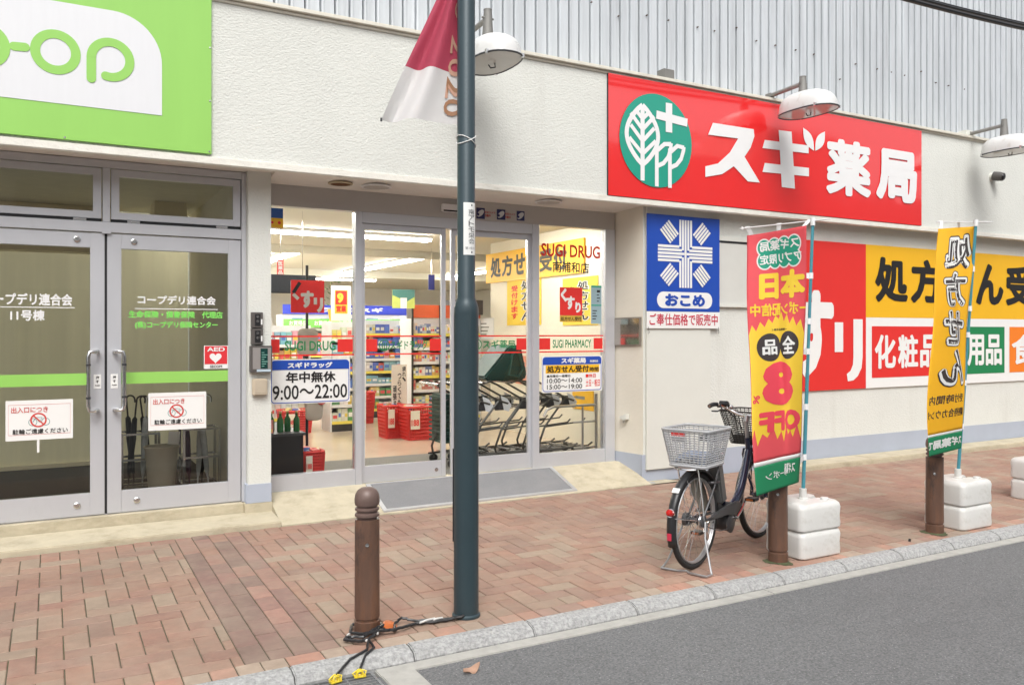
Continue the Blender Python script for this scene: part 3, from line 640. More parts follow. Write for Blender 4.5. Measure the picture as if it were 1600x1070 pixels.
def half(bx, top):
    stroke(m_, [q(bx, 1010), q(bx, 600)], .048, l2)
    stroke(m_, [q(bx, 800), q(bx+70, 760), q(bx+120, 690), q(bx+145, 600), q(bx+150, top)], .045, l2)
    stroke(m_, [q(bx, 640), q(bx+80, 560), q(bx+150, top+10)], .045, l2)
half(425, 540); half(562, 560)
stroke(m_, [q(552, 125), q(552, 430)], .085, l2); stroke(m_, [q(420, 265), q(748, 300)], .085, l2)
m_.build('tree_drawing', WHITE, em)
def box_of(s, u0, u1, vt, vb, bold): pxtext(S, s, WHITE, u0, u1, vt, vb, ls, bold, SG)
zq = lambda pp: [P(900+a/2.2857, 80+b/2.2857, SG) for a, b in pp]
m_ = MB(); flat(m_, zq([(487, 257), (633, 280), (635, 305), (622, 345), (600, 378), (655, 470), (612, 466), (562, 412), (520, 440), (460, 450), (460, 412), (505, 402), (548, 362), (577, 313), (470, 299)]), ls); m_.build('lettering', WHITE, S)
m_ = MB()
for pp in ([(722, 283), (768, 289), (780, 492), (733, 486)], [(672, 318), (829, 338), (829, 366), (664, 347)], [(672, 400), (830, 418), (830, 448), (664, 432)]): flat(m_, zq(pp), ls)
m_.build('lettering', WHITE, S)
box_of('薬', 1290, 1360, 220, 307, .040); box_of('局', 1368, 1432, 235, 316, .048)
m_ = MB()
for s, (u, v), tipu, tipv in ((1, (1271, 236), 1254, 200), (1, (1273, 236), 1288, 206)):
    a, b = P(u, v, SG), P(tipu, tipv, SG); dx, dz = b[0]-a[0], b[1]-a[1]; n = 10
    pl = [(a[0]+dx*t-dz*.22*math.sin(PI*t), a[1]+dz*t+dx*.22*math.sin(PI*t)) for t in [i/n for i in range(n+1)]]
    pr = [(a[0]+dx*t+dz*.22*math.sin(PI*t), a[1]+dz*t-dx*.22*math.sin(PI*t)) for t in [i/n for i in range(n, -1, -1)]]
    flat(m_, pl+pr[1:-1], ls)
m_.build('leaf_mark', WHITE, S)
# blue rice sign
KY = WALL-.048
x0, x1 = PX(1011, KY), PX(1124.5, KY); zt, zm, zb = P(1067, 338, KY)[1], P(1067, 487, KY)[1], P(1067, 513, KY)[1]
S = thing('rice_sign', 'blue rice sign with white striped emblem and white strip of red lettering beneath', 'sign')
m_ = MB(); m_.box(x0, KY, zm, x1, KY+.012, zt); m_.build('board', BLUE, S, bevel=.002)
m_ = MB(); m_.box(x0, KY, zb, x1, KY+.010, zm-.001); st_ = m_.build('price_strip', PAPER, S)
ltr(st_, 'ご奉仕価格で販売中', mat('crimson_print', (.55, .03, .07), .5, var=0), x0+.03, x1-.03, zb+.03, zm-.022, KY-.0015, .015)
W = x1-x0; H = zt-zm; ly = KY-.0018; m_ = MB()
ex, ez = x0+W*.515, zt-H*.395; d = W*.037; wd = W*.027; ax = W*.375; azu, azd = H*.355, H*.355
stroke(m_, [(ex, ez-azd), (ex, ez+azu)], wd, ly); stroke(m_, [(ex-ax, ez), (ex-wd*.55, ez)], wd, ly); stroke(m_, [(ex+wd*.55, ez), (ex+ax, ez)], wd, ly)
for k in (1, 2):
    for sx in (-1, 1):
        for sz in (-1, 1):
            X, Z = ex+sx*d*k, ez+sz*d*k
            stroke(m_, [(X, ez+sz*azu), (X, Z-sz*0)], wd, ly); stroke(m_, [(X+sx*wd*.5, Z), (ex+sx*ax, Z)], wd, ly)
for sx in (-1, 1):
    for sz in (-1, 1):
        for k in range(-2, 3):
            bx, bz = ex+sx*(W*.222), ez+sz*(H*.222); ox, oz = -k*W*.025*sx, k*H*.023*sz
            # bars slope outward like rice grains
            hx, hz = W*.068*sx, H*.076*sz
            stroke(m_, [(bx+ox*1.0-hx, bz+oz-hz*.9), (bx+ox+hx, bz+oz+hz*.9)], wd*.9, ly)
m_.build('emblem', PAPER, S)
m_ = MB(); flat(m_, rrect(x0+W*.13, x0+W*.89, zm+H*.035, zm+H*.205, H*.08), ly); pl = m_.build('name_pill', PAPER, S)
ltr(pl, 'おこめ', BLUE, x0+W*.235, x0+W*.785, zm+H*.055, zm+H*.185, ly-.0018, .055)
m_ = MB()
for X in (x0+.02, x1-.02): m_.tube([(X, KY-.002, zb+.015), (X, KY-.004, zb-.02), (X+.006, KY-.004, zb-.045), (X-.006, KY-.004, zb-.055)], .0025, n=6)
m_.build('tie_wire', CHAR, S)
# long red and yellow wall sign
S = thing('wall_sign', 'wide red, yellow and white wall sign of medicine and prescription panels on the right-hand wall', 'sign')
WY = WALL-.022; zt, zm, zb = 2.690, 1.785, .905; xR = PX(1353, WY)
m_ = MB(); m_.box(7.15, WY, zb, xR, WALL-.0005, zt); rp = m_.build('red_panel', REDM, S)
m_ = MB(); m_.box(xR+.001, WY, zm, 14.0, WALL-.0005, zt); yp = m_.build('yellow_panel', YELLOW, S)
m_ = MB(); m_.box(xR+.001, WY, zb, 14.0, WALL-.0005, zm-.001); wp = m_.build('white_panel', PAPER, S)
ly = WY-.003
m_ = MB(); letter(m_, 'く', 7.25, 7.72, 1.75, 2.60, ly, .06); letter(m_, 'す', 7.55, 8.27, 1.06, 2.10, ly, .055)
stroke(m_, [(8.36, 1.72), (8.36, 1.36)], .15, ly)
flat(m_, [(8.62, 1.76), (8.79, 1.76), (8.79, 1.30), (8.77, 1.16), (8.70, 1.06), (8.62, 1.01), (8.52, 1.00), (8.50, 1.09), (8.57, 1.13), (8.61, 1.20), (8.62, 1.30)], ly); m_.build('lettering', PAPER, rp)
x0 = PX(1367, WY); pit = .70; m_ = MB()
for i, ch in enumerate('処方せん受付'): letter(m_, ch, x0+i*pit, x0+i*pit+.64, 1.98, 2.55, ly, .042)
m_.build('lettering', INK, yp)
for a, b, mm, s in ((PX(1362, WY), 10.38, REDM, '化粧品'), (10.45, 11.79, DGREEN, '日用品'), (11.91, 13.3, ORANGE, '食品')):
    m_ = MB(); rect(m_, a, b, 1.03, 1.675, ly); bx = m_.build('goods_panel', mm, wp)
    m_ = MB(); n = len(s); p = (b-a-.08)/n
    for i, ch in enumerate(s): letter(m_, ch, a+.05+i*p, a+.03+(i+1)*p-.02, 1.14, 1.57, ly-.003, .032)
    m_.build('lettering', PAPER, bx)
# ------------------------------------------------------------------ signboards and stickers on the glass
GY = SHOP+.018
def signboard(label, u0, u1, vt, vb, name='hours_sign', Y=GY, th=.006):
    um = (u0+u1)/2; x0, x1 = PX(u0, SHOP), PX(u1, SHOP); z0, z1 = P(um, vb, SHOP)[1], P(um, vt, SHOP)[1]
    S = thing(name, label, 'sign')
    m_ = MB(); m_.poly([(x, Y, z) for x, z in rrect(x0, x1, z0, z1, .012)], (0, th, 0)); m_.build('board', PAPER, S)
    return S, x0, x1, z0, z1
S, x0, x1, z0, z1 = signboard('white opening hours board with blue header taped low on the left shop window', 422.5, 548, 561, 630)
h = z1-z0; w = x1-x0; y = GY-.002
m_ = MB(); stroke(m_, rrect(x0+.012, x1-.012, z0+.012, z1-.012, .03), .007, y, closed=True); flat(m_, [(x0+.012, z1-h*.235), (x1-.012, z1-h*.235)]+arc(x1-.042, z1-.042, .03, 0, 90, 5)+arc(x0+.042, z1-.042, .03, 90, 180, 5), y-.0008)
m_.build('blue_header', BLUE, S)
ltr(S, 'スギドラッグ', PAPER, x0+w*.21, x0+w*.77, z1-h*.20, z1-h*.07, y-.002, .05)
ltr(S, '年中無休', INK, x0+w*.19, x0+w*.81, z1-h*.53, z1-h*.28, y, .03); ltr(S, '9:00〜22:00', INK, x0+w*.03, x0+w*.96, z0+h*.10, z0+h*.42, y, .012)
S, x0, x1, z0, z1 = signboard('white prescription hours board with yellow band taped on the right-hand shop window', 848, 942, 556, 612)
h = z1-z0; w = x1-x0
m_ = MB(); stroke(m_, rrect(x0+.012, x1-.012, z0+.012, z1-.012, .03), .007, y, closed=True); flat(m_, [(x0+.012, z1-h*.235), (x1-.012, z1-h*.235)]+arc(x1-.042, z1-.042, .03, 0, 90, 5)+arc(x0+.042, z1-.042, .03, 90, 180, 5), y-.0008); m_.build('blue_header', BLUE, S)
m_ = MB(); rect(m_, x0+w*.06, x1-w*.05, z1-h*.47, z1-h*.25, y-.0005); yb_ = m_.build('yellow_band', YELLOW, S)
ltr(yb_, '処方せん受付', INK, x0+w*.08, x0+w*.77, z1-h*.455, z1-h*.265, y-.002, .03); ltr(yb_, '時間', INK, x0+w*.785, x0+w*.94, z1-h*.45, z1-h*.32, y-.002, .02)
ltr(S, 'スギ薬局', PAPER, x0+w*.31, x0+w*.72, z1-h*.205, z1-h*.05, y-.002, .05); ltr(S, '南浦和店', PAPER, x0+w*.79, x0+w*.93, z1-h*.19, z1-h*.12, y-.002, .02)
ltr(S, '■月曜日〜金曜日', INK, x0+w*.08, x0+w*.46, z1-h*.585, z1-h*.515, y, .02); ltr(S, '10:00〜14:00', INK, x0+w*.08, x0+w*.66, z1-h*.745, z1-h*.615, y, .008); ltr(S, '15:00〜19:00', INK, x0+w*.08, x0+w*.66, z1-h*.915, z1-h*.785, y, .008)
ltr(S, '■休日', REDM, x0+w*.72, x0+w*.89, z1-h*.62, z1-h*.51, y, .02); ltr(S, '土日・祝日', REDM, x0+w*.72, x0+w*.96, z1-h*.87, z1-h*.67, y, .012)
# medicine sticker, notice sheet, corner sticker
S, x0, x1, z0, z1 = signboard('small red medicine sticker with gold strip on the right-hand shop window', 876, 911, 449, 503, 'medicine_sticker'); w = x1-x0; h = z1-z0
m_ = MB(); rect(m_, x0, x1, z0+h*.19, z1, y); rp = m_.build('red_face', REDM, S)
m_ = MB(); letter(m_, 'く', x0+w*.04, x0+w*.30, z0+h*.58, z0+h*.97, y-.001, .07); letter(m_, 'す', x0+w*.26, x0+w*.66, z0+h*.36, z0+h*.75, y-.001, .05); letter(m_, 'り', x0+w*.68, x0+w*.93, z0+h*.27, z0+h*.58, y-.001, .06); m_.build('lettering', PAPER, rp)
m_ = MB(); rect(m_, x0, x1, z0, z0+h*.185, y); gs = m_.build('gold_strip', mat('gold_print', (.62, .40, .05), .5), S); ltr(gs, '処方せん受付', INK, x0+w*.04, x0+w*.96, z0+h*.03, z0+h*.155, y-.001, .02)
S, x0, x1, z0, z1 = signboard('pale blue-grey notice sheet at the far right edge of the shop glass', 925, 941, 446, 506, 'notice_sheet'); w = x1-x0; h = z1-z0
m_ = MB(); rect(m_, x0, x1, z0, z1, y); bs = m_.build('printed_face', mat('grey_blue_paper', (.30, .42, .46), .6), S)
m_ = MB(); rect(m_, x0, x1, z0+h*.47, z0+h*.5, y-.001); rect(m_, x0, x1, z0+h*.95, z1, y-.001); m_.build('green_rule', TEAL, bs)
m_ = MB()
for k in range(4): rect(m_, x0+w*.12, x0+w*(.45+.1*(k % 2)), z0+h*(.12+.07*k), z0+h*(.145+.07*k), y-.001); rect(m_, x0+w*.55, x0+w*(.75+.1*(k % 2)), z0+h*(.58+.08*k), z0+h*(.605+.08*k), y-.001)
rect(m_, x0+w*.55, x0+w*.85, z0+h*.82, z0+h*.88, y-.001); m_.build('fine_print', INK, bs)
S, x0, x1, z0, z1 = signboard('blue and yellow sticker in the top corner of the left shop window', 421.8, 443, 325, 356, 'corner_sticker'); w = x1-x0; h = z1-z0
m_ = MB(); rect(m_, x0, x1, z0+h*.5, z1, y); m_.build('blue_face', mat('sticker_blue', (.02, .09, .35), .4), S)
m_ = MB(); rect(m_, x0, x1, z0, z0+h*.5, y); yf = m_.build('yellow_face', YELLOW, S); m_ = MB(); disc(m_, x0+w*.2, z0+h*.27, w*.1, y-.001); disc(m_, x0+w*.72, z0+h*.27, w*.12, y-.001); m_.build('red_dots', REDM, yf)
# big medicine logo on the left pane (red square, cut-out letters let the shop show through as white print)
S, x0, x1, z0, z1 = signboard('red medicine panel with pale lettering hung behind the left shop window', 457, 509.5, 437.5, 488.5, 'medicine_sign', SHOP+.06); w = x1-x0; h = z1-z0; yq = SHOP+.057
m_ = MB(); rect(m_, x0, x1, z0, z1, yq); rp = m_.build('red_face', REDM, S)
m_ = MB(); stroke(m_, [(x0+w*.27, z0+h*.93), (x0+w*.07, z0+h*.60)], w*.10, yq-.001); m_.build('dark_lettering', INK, rp)
m_ = MB(); stroke(m_, [(x0+w*.07, z0+h*.57), (x0+w*.22, z0+h*.42)], w*.10, yq-.001); letter(m_, 'す', x0+w*.29, x0+w*.68, z0+h*.15, z0+h*.68, yq-.001, .065); stroke(m_, [(x0+w*.73, z0+h*.47), (x0+w*.73, z0+h*.26)], w*.10, yq-.001); stroke(m_, [(x0+w*.92, z0+h*.47), (x0+w*.92, z0+h*.22), (x0+w*.86, z0+h*.09), (x0+w*.80, z0+h*.05)], w*.10, yq-.001)
m_.build('lettering', mat('pale_letter', (.62, .60, .50), .6), rp)
# notices on the office doors
NY = DOOR+.012
for lab, u0, u1, vt, vb, tail in (('white no bicycle parking notice taped to the left office door', 8.5, 114, 625, 687, True), ('white no bicycle parking notice taped to the right office door, before the umbrella stands', 232, 322.5, 613, 671, False)):
    um = (u0+u1)/2; x0, x1 = PX(u0, DOOR), PX(u1, DOOR); z0, z1 = P(um, vb, DOOR)[1], P(um, vt, DOOR)[1]; w = x1-x0; h = z1-z0
    S = thing('parking_notice', lab, 'notice', group='no parking notices on the office doors')
    m_ = MB(); m_.box(x0, NY, z0, x1, NY+.003, z1); m_.build('sheet', PAPER, S); y = NY-.001
    pr = mat('notice_red', (.62, .06, .05), .6, var=0)
    m_ = MB(); stroke(m_, [(x0+w*.04, z0+h*.14), (x1-w*.04, z0+h*.14), (x1-w*.04, z1-h*.11), (x0+w*.04, z1-h*.11)], .0022, y, closed=True); letter(m_, '出入口につき', x0+w*.08, x0+w*.62, z1-h*.31, z1-h*.16, y-.0006, .012); m_.build('red_lettering', pr, S)
    ltr(S, '駐輪ご遠慮ください', INK, x0+w*.10, x0+w*.92, z0+h*.155, z0+h*.285, y-.0006, .015)
    cx, cz, r = x0+w*.48, z0+h*.50, h*.165
    m_ = MB(); stroke(m_, arc(cx-r*.75, cz-r*.3, r*.55, 0, 360, 20)[:-1], .004, y, closed=True); stroke(m_, arc(cx+r*.95, cz-r*.3, r*.55, 0, 360, 20)[:-1], .004, y, closed=True); stroke(m_, [(cx-r*.75, cz-r*.3), (cx-r*.3, cz+r*.4), (cx+r*.5, cz+r*.35), (cx+r*.1, cz-r*.35), (cx-r*.3, cz+r*.4)], .005, y); m_.build('bicycle_drawing', mat('drawing_teal', (.12, .30, .30), .6, var=0), S)
    m_ = MB(); stroke(m_, arc(cx, cz, r, 0, 360, 28)[:-1], r*.22, y-.0006, closed=True); stroke(m_, [(cx-r*.7, cz+r*.7), (cx+r*.7, cz-r*.7)], r*.2, y-.0006); m_.build('ban_ring', pr, S)
    if tail: m_ = MB(); m_.box(cx-.01, NY, z0-h*.32, cx+.006, NY+.002, z0-.001); m_.build('tape', PAPER, S)
x0, x1 = PX(319, DOOR), PX(356.5, DOOR); z0, z1 = P(337, 576, DOOR)[1], P(337, 540, DOOR)[1]; w = x1-x0; h = z1-z0
S = thing('aed_sticker', 'red AED heart sticker on the right office door', 'sticker')
m_ = MB(); m_.box(x0, NY, z0, x1, NY+.003, z1); m_.build('sheet', PAPER, S); y = NY-.001
m_ = MB(); rect(m_, x0+w*.03, x1-w*.03, z0+h*.2, z1-h*.02, y); rf = m_.build('red_face', mat('aed_red', (.68, .03, .04), .5), S)
ltr(rf, 'AED', PAPER, x0+w*.13, x0+w*.87, z1-h*.25, z1-h*.07, y-.001, .03); ltr(S, 'SECOM', INK, x0+w*.25, x0+w*.75, z0+h*.04, z0+h*.15, y-.001, .02)
m_ = MB(); cx, cz, s = x0+w*.48, z0+h*.48, w*.0155
flat(m_, [(cx+s*16*math.sin(t)**3, cz+s*(13*math.cos(t)-5*math.cos(2*t)-2*math.cos(3*t)-math.cos(4*t))) for t in [2*PI*i/36 for i in range(36)]], y-.001); m_.build('heart', PAPER, rf)
# ------------------------------------------------------------------ intercoms on the entrance pillar
PYF = 7.06
def onp(u0, u1, vt, vb): um = (u0+u1)/2; return PX(u0, PYF), PX(u1, PYF), P(um, vb, PYF)[1], P(um, vt, PYF)[1]
for k, (vt, vb, lab) in enumerate(((488, 512, 'small dark grey key switch box on the pillar, the upper of two'), (513.5, 538, 'small dark grey key switch box on the pillar, just above the keypad'))):
    x0, x1, z0, z1 = onp(391.5, 409.5, vt, vb); S = thing('key_switch', lab, 'switch', group='key switches on the pillar')
    m_ = MB(); m_.box(x0, PYF-.035, z0, x1, PYF, z1); m_.build('housing', mat('bronze_plastic', (.10, .09, .085), .45), S, bevel=.003)
    m_ = MB(); w = x1-x0; h = z1-z0; m_.box(x0+w*.3, PYF-.0375, z0+h*.12, x0+w*.78, PYF-.0355, z0+h*.88); f = m_.build('black_face', BLACK, S)
    m_ = MB(); disc(m_, x0+w*.54, z0+h*.72, w*.13, PYF-.0385); disc(m_, x0+w*.54, z0+h*.42, w*.13, PYF-.0385); m_.build('button', STEEL, f)
    m_ = MB(); m_.box(x0+w*.82, PYF-.037, z0+h*.2, x0+w*.95, PYF-.0355, z0+h*.55); m_.build('label', PAPER, S)
x0, x1, z0, z1 = onp(389, 423, 540, 581); w = x1-x0; h = z1-z0
S = thing('entry_keypad', 'grey entry keypad box with dark green display on the pillar', 'keypad')
m_ = MB(); m_.box(x0, PYF-.06, z0, x1, PYF, z1); m_.build('housing', mat('bronze_plastic', (.10, .09, .085), .45), S, bevel=.004)
m_ = MB(); m_.box(x0+w*.1, PYF-.0635, z0+h*.12, x0+w*.93, PYF-.0605, z0+h*.93); fp = m_.build('front_plate', mat('grey_plate', (.28, .26, .25), .4), S)
m_ = MB(); m_.box(x0+w*.45, PYF-.0665, z0+h*.14, x0+w*.78, PYF-.064, z0+h*.90); dp = m_.build('display', mat('display_green', (.012, .05, .045), .2), fp)
m_ = MB()
for k in range(7): rect(m_, x0+w*.5, x0+w*(.62+.08*(k % 3)), z0+h*(.22+.085*k), z0+h*(.245+.085*k), PYF-.0672)
m_.build('display_marks', mat('display_print', (.2, .45, .38), .5), dp)
m_ = MB(); m_.box(x0+w*.28, PYF-.0665, z0+h*.02, x0+w*.93, PYF-.0605, z0+h*.11); m_.build('sticker', mat('pale_sticker', (.45, .55, .62), .5), S)
x0, x1, z0, z1 = onp(393, 416, 591, 617)
m_ = MB(); m_.box(x0, PYF-.05, z0, x1, PYF, z1); o = m_.build('switch_cover', mat('beige_plastic', (.55, .47, .36), .45), bevel=.008); tag(o, 'blank beige cover box on the pillar below the keypad', 'cover box')
m_ = MB(); m_.box(x0+.02, PYF-.0525, z0+.02, x1-.012, PYF-.0503, z1-.012); m_.build('lid', mat('beige_lid', (.50, .43, .33), .4), o)
# framed plate and little spout on the recess side wall
def side(u, v):        # point on the slanted side wall
    for _ in range(1): pass
    t = (u-800)/F_PX; dx, dy = sY+cY*t, cY-sY*t        # ray; wall from (5.40,6.90) to (5.32,7.42)
    ex, ey = -.08, .52; k = ((5.40)*ey-6.90*ex)/(dx*ey-dy*ex); return Vector((dx*k, dy*k, EYE+(HORIZON-v)*k/F_PX))
a, b, c, d = side(957.5, 497), side(1003, 495), side(1003, 540), side(957.5, 541)
nrm = Vector((-.52, -.08, 0)).normalized()
S = thing('framed_plate', 'framed mirror-like metal plate on the recess side wall by the shop window', 'plate')
m_ = MB(); m_.poly([p+nrm*.001 for p in (a, b, c, d)], nrm*.02); m_.build('frame', mat('plate_frame', (.32, .29, .25), .4, .5), S, bevel=.004)
m_ = MB(); ctr = (a+b+c+d)/4; q4 = [ctr+(p-ctr)*.90 for p in (a, b, c, d)]; m_.poly([p+nrm*.0215 for p in q4], nrm*.002); m_.build('plate', mat('plate_mirror', (.62, .58, .52), .14, .9, bump=.1, bscale=5), S)
p0 = side(978, 650); S = thing('wall_spout', 'small white spout cover low on the recess side wall', 'spout')
m_ = MB(); e = Vector((.08, -.52, 0)).normalized(); up = Vector((0, 0, 1))
m_.poly([p0+e*-.06+up*-.01, p0+e*.05+up*.03, p0+e*.05+up*-.03, p0+e*.0+up*-.045], nrm*.05); m_.build('cover', SMOOTH, S, bevel=.004)
m_ = MB(); m_.cyl(p0+nrm*.03+up*-.03, p0+nrm*.03+up*-.07, .014, n=10); m_.build('nozzle', mat('dull_grey', (.35, .34, .30), .6), S)
# doormat on the apron
q_ = lambda x, y: (x, y, apron(y)+.004)
xm0, xm1 = 2.50, 4.49; ym0, ym1 = 6.762, 7.235
S = thing('doormat', 'large grey door mat with pale metal edging in front of the sliding doors', 'mat')
def slab(x0, y0, x1, y1, h0, h1):
    vs = [(x, y, apron(y)+h) for h in (h0, h1) for x, y in ((x0, y0), (x1, y0), (x1, y1), (x0, y1))]
    return MB().add(vs, [(3, 2, 1, 0), (4, 5, 6, 7), (0, 1, 5, 4), (1, 2, 6, 5), (2, 3, 7, 6), (3, 0, 4, 7)])
slab(xm0+.04, ym0+.03, xm1-.04, ym1-.012, .001, .010).build('pile', mat('grey_pile', (.21, .21, .215), .95, var=.22, vscale=160, bump=.5, bscale=300, bdist=.004, dirt=((.33, .32, .31), (2, 3, 1), .45, .8, .4)), S)
for a in ((xm0, ym0, xm1, ym0+.029), (xm0, ym1-.011, xm1, ym1), (xm0, ym0+.0295, xm0+.039, ym1-.0115), (xm1-.039, ym0+.0295, xm1, ym1-.0115)): slab(*a, .001, .014).build('edging', mat('edging_metal', (.60, .60, .60), .4, .5), S)
# ------------------------------------------------------------------ sign floodlights on the coping
ENAM = mat('white_enamel', (.70, .70, .685), .3, var=.05, vscale=5, dirt=((.36, .32, .25), (10, 10, 7), .55, .80, .55))
LGLASS = mat('lamp_glass', (.50, .50, .47), .10, .0, var=.05)
def floodlight(label, x, dz=0):
    S = thing('sign_floodlight', label, 'floodlight', (x, FAC, 4.225), group='floodlights over the signs')
    m_ = MB(); m_.box(-.06, -.02, .001, .06, .06, .012); m_.box(-.03, -.03, .0125, .03, .05, .055); m_.tube([(0, .04, .03), (0, -.2, .04), (0, -.46, .05)], .024, n=10); m_.smooth = True; m_.build('arm', mat('galvanised', (.32, .31, .29), .55, .6, var=.2, vscale=20), S)
    m_ = MB(); m_.cyl((0, -.46, -.06+dz), (0, -.46, .115), .052, .034, n=14); m_.cyl((0, -.46, .1155), (0, -.46, .125), .036, n=12); m_.cyl((-.055, -.46, .05), (.055, -.46, .05), .01, n=8); m_.smooth = True; m_.build('lamp_neck', mat('grey_casting', (.24, .235, .22), .6, .4), S)
    a, b, h = .20, .34, .215; cyy, cz = -.53, -.26+dz; vs = []; fs = []; n = 28; K = 8
    for j in range(K+1):
        t = j/K; zz = cz+h*math.sin(t*PI/2)**.85; rr = math.cos(t*PI/2)**.55
        rr = max(rr, .16)
        for i in range(n):
            th = 2*PI*i/n; c_, s_ = math.cos(th), math.sin(th); e = .82
            vs.append((a*rr*math.copysign(abs(c_)**e, c_), cyy+b*rr*math.copysign(abs(s_)**e, s_)+.05*t, zz))
    for j in range(K):
        for i in range(n): fs.append((j*n+i, j*n+(i+1) % n, (j+1)*n+(i+1) % n, (j+1)*n+i))
    fs.append(tuple(K*n+i for i in range(n)))
    m_ = MB(); m_.add(vs, fs); m_.smooth = True; m_.build('shade', ENAM, S)
    ring_ = [(a*1.02*math.copysign(abs(math.cos(2*PI*i/n))**.82, math.cos(2*PI*i/n)), cyy+b*1.02*math.copysign(abs(math.sin(2*PI*i/n))**.82, math.sin(2*PI*i/n)), cz-.002) for i in range(n)]
    m_ = MB(); m_.tube(ring_, .008, n=6, closed=True)
    m_.build('rim', CHAR, S)
    m_ = MB(); m_.add([(p[0]*.97, cyy+(p[1]-cyy)*.97, cz-.004) for p in ring_], [tuple(range(n))]); m_.build('lens', LGLASS, S)
    for i in (3, 10, 17, 24):
        p = ring_[i]; m_ = MB(); m_.box(p[0]-.012, p[1]-.012, cz-.012, p[0]+.012, p[1]+.012, cz+.02); m_.build('clip', STEEL, S)
    m_ = MB(); m_.tube([(.02, cyy-.02, cz-.006), (.03, cyy-.01, cz-.035), (-.01, cyy, cz-.045), (-.03, cyy, cz-.02)], .006, n=6); m_.build('latch', CHAR, S)
    return S
floodlight('white floodlight on a bracket above the blank fascia beside the lamp post', 3.26, -.09)
floodlight('white floodlight on a bracket in front of the red pharmacy sign', 7.08, -.01)
floodlight('white floodlight on a bracket at the right edge, above the security camera', 10.78, -.05)
# security camera
X, Z = P(1549, 277, FAC); S = thing('security_camera', 'small dark security camera on the fascia right of the red sign', 'camera', (X, FAC, Z))
m_ = MB(); m_.lathe([(.055, 0), (.055, .02), (.03, .035)], (0, 0, 0), (0, -1, 0), n=18); m_.smooth = True; m_.build('mount', SMOOTH, S)
m_ = MB(); m_.cyl((0, -.03, .01), (.015, -.10, -.005), .062, .062, n=18); m_.cyl((.015, -.10, -.005), (.02, -.15, -.02), .062, .054, n=18); m_.smooth = True; m_.build('body', mat('camera_body', (.10, .095, .09), .35), S)
m_ = MB(); m_.lathe([(.045, 0), (.04, .012), (0, .02)], (.02, -.151, -.02), (.1, -1, -.25), n=16); m_.build('lens', BLACK, S)
m_ = MB(); X, Z = P(1515, 202, FAC); m_.box(X-.10, FAC-.02, 4.226, X+.10, FAC+.1, 4.30); o = m_.build('junction_box', SMOOTH, bevel=.006); tag(o, 'cream junction box on the coping beside the right-hand floodlight', 'junction box')
m_ = MB(); X = PX(1046, FAC); m_.box(X-.07, FAC+.0, 4.226, X+.07, FAC+.12, 4.335); o = m_.build('junction_box', mat('grey_casting', (.24, .235, .22), .6, .4), bevel=.006); tag(o, 'grey junction box on the coping above the tree emblem', 'junction box')
# overhead cables
S = thing('overhead_cable', 'bundle of black overhead cables crossing the top right corner', 'cable')
def cable(dz, r, dy=0):
    pts = []
    for i in range(41):
        u = 1150+i*25; X, Z = P(1400, -5, 5.0); X2, Z2 = P(1600, 45, 5.0); k = -2+i*.13
        x = X+(X2-X)*k; z = Z+(Z2-Z)*k; z = z+.035*(k*(k-1))
        pts.append((x, 5.0+dy, z+dz))
    return MB().tube(pts, r, n=8)
for dz, r, dy in ((0, .022, 0), (.055, .016, .03), (.085, .010, .05)):
    m_ = cable(dz, r, dy); m_.smooth = True; m_.build('strand', BLACK, S)
# ================================================================== STREET FURNITURE
# ---- lamp post
PXY = (2.05, 4.22); pz = pav(PXY[1])
PAINT = mat('post_paint', (.034, .057, .068), .38, .15, var=.08, vscale=3, bump=.04, bscale=40, dirt=((.10, .12, .12), (18, 18, 1.2), .6, .8, .45))
S = thing('lamp_post', 'dark blue-green steel lamp post standing near the kerb between bollard and bicycle', 'lamp post', (*PXY, pz))
m_ = MB(); m_.lathe([(.080, 0), (.080, .012), (.0705, .02), (.0705, 1.70), (.069, 1.735), (.061, 1.765), (.0505, 1.79), (.0505, 6.2)], n=36); m_.smooth = True; m_.build('shaft', PAINT, S)
a0 = R(205)
m_ = MB()
for zz, h in ((.42, .52),):
    A = [R(k) for k in range(140, 164, 4)]; ri, ro = .0708, .0765
    vs = [(r*math.cos(a), r*math.sin(a), z) for z in (zz, zz+h) for r in (ri, ro) for a in A]; n = len(A)
    fs = []
    for i in range(n-1): fs += [(n+i, n+i+1, 3*n+i+1, 3*n+i), (i, i+1, n+i+1, n+i), (2*n+i, 2*n+i+1, 3*n+i+1, 3*n+i)]
    fs += [(0, n, 3*n, 2*n), (n-1, 2*n-1, 4*n-1, 3*n-1)]; m_.add(vs, fs)
m_.build('rubber_strip', DARK, S)
A = [R(232+k*6) for k in range(17)]; A = [R(-92+k*5.2) for k in range(16)]
def wrap(a, z, r=.0512): return (r*math.cos(a), r*math.sin(a), z)
zt, zb = 2.325-pz, 2.032-pz; zt = EYE+(HORIZON-316)*4.63/F_PX-pz; zb = EYE+(HORIZON-398)*4.63/F_PX-pz
aim = math.atan2(-PXY[1], -PXY[0])                       # towards the viewer's side of the pavement
w0, w1 = aim-.30, aim+1.35
m_ = MB(); n = 14; vs = [wrap(w0+(w1-w0)*i/n, z) for z in (zb, zt) for i in range(n+1)]; m_.add(vs, [(i, i+1, n+2+i, n+1+i) for i in range(n)]); m_.smooth = True; stk = m_.build('paper_strip', PAPER, S)
m_ = MB(); column(m_, '南アトモ栄会', -.019, .019, zb+.06, zt-.035, 0, .01, fn=lambda x, z, e: wrap((w0+w1)/2+.12+x/.0485, z, (.0518+e))); letter(m_, '第1街区', -.03, .03, zb+.03, zb+.045, 0, .0, fn=lambda x, z, e: wrap((w0+w1)/2+x/.0485, z, (.0518+e))); m_.build('lettering', mat('faded_ink', (.16, .16, .16), .6, var=0), stk)
m_ = MB()
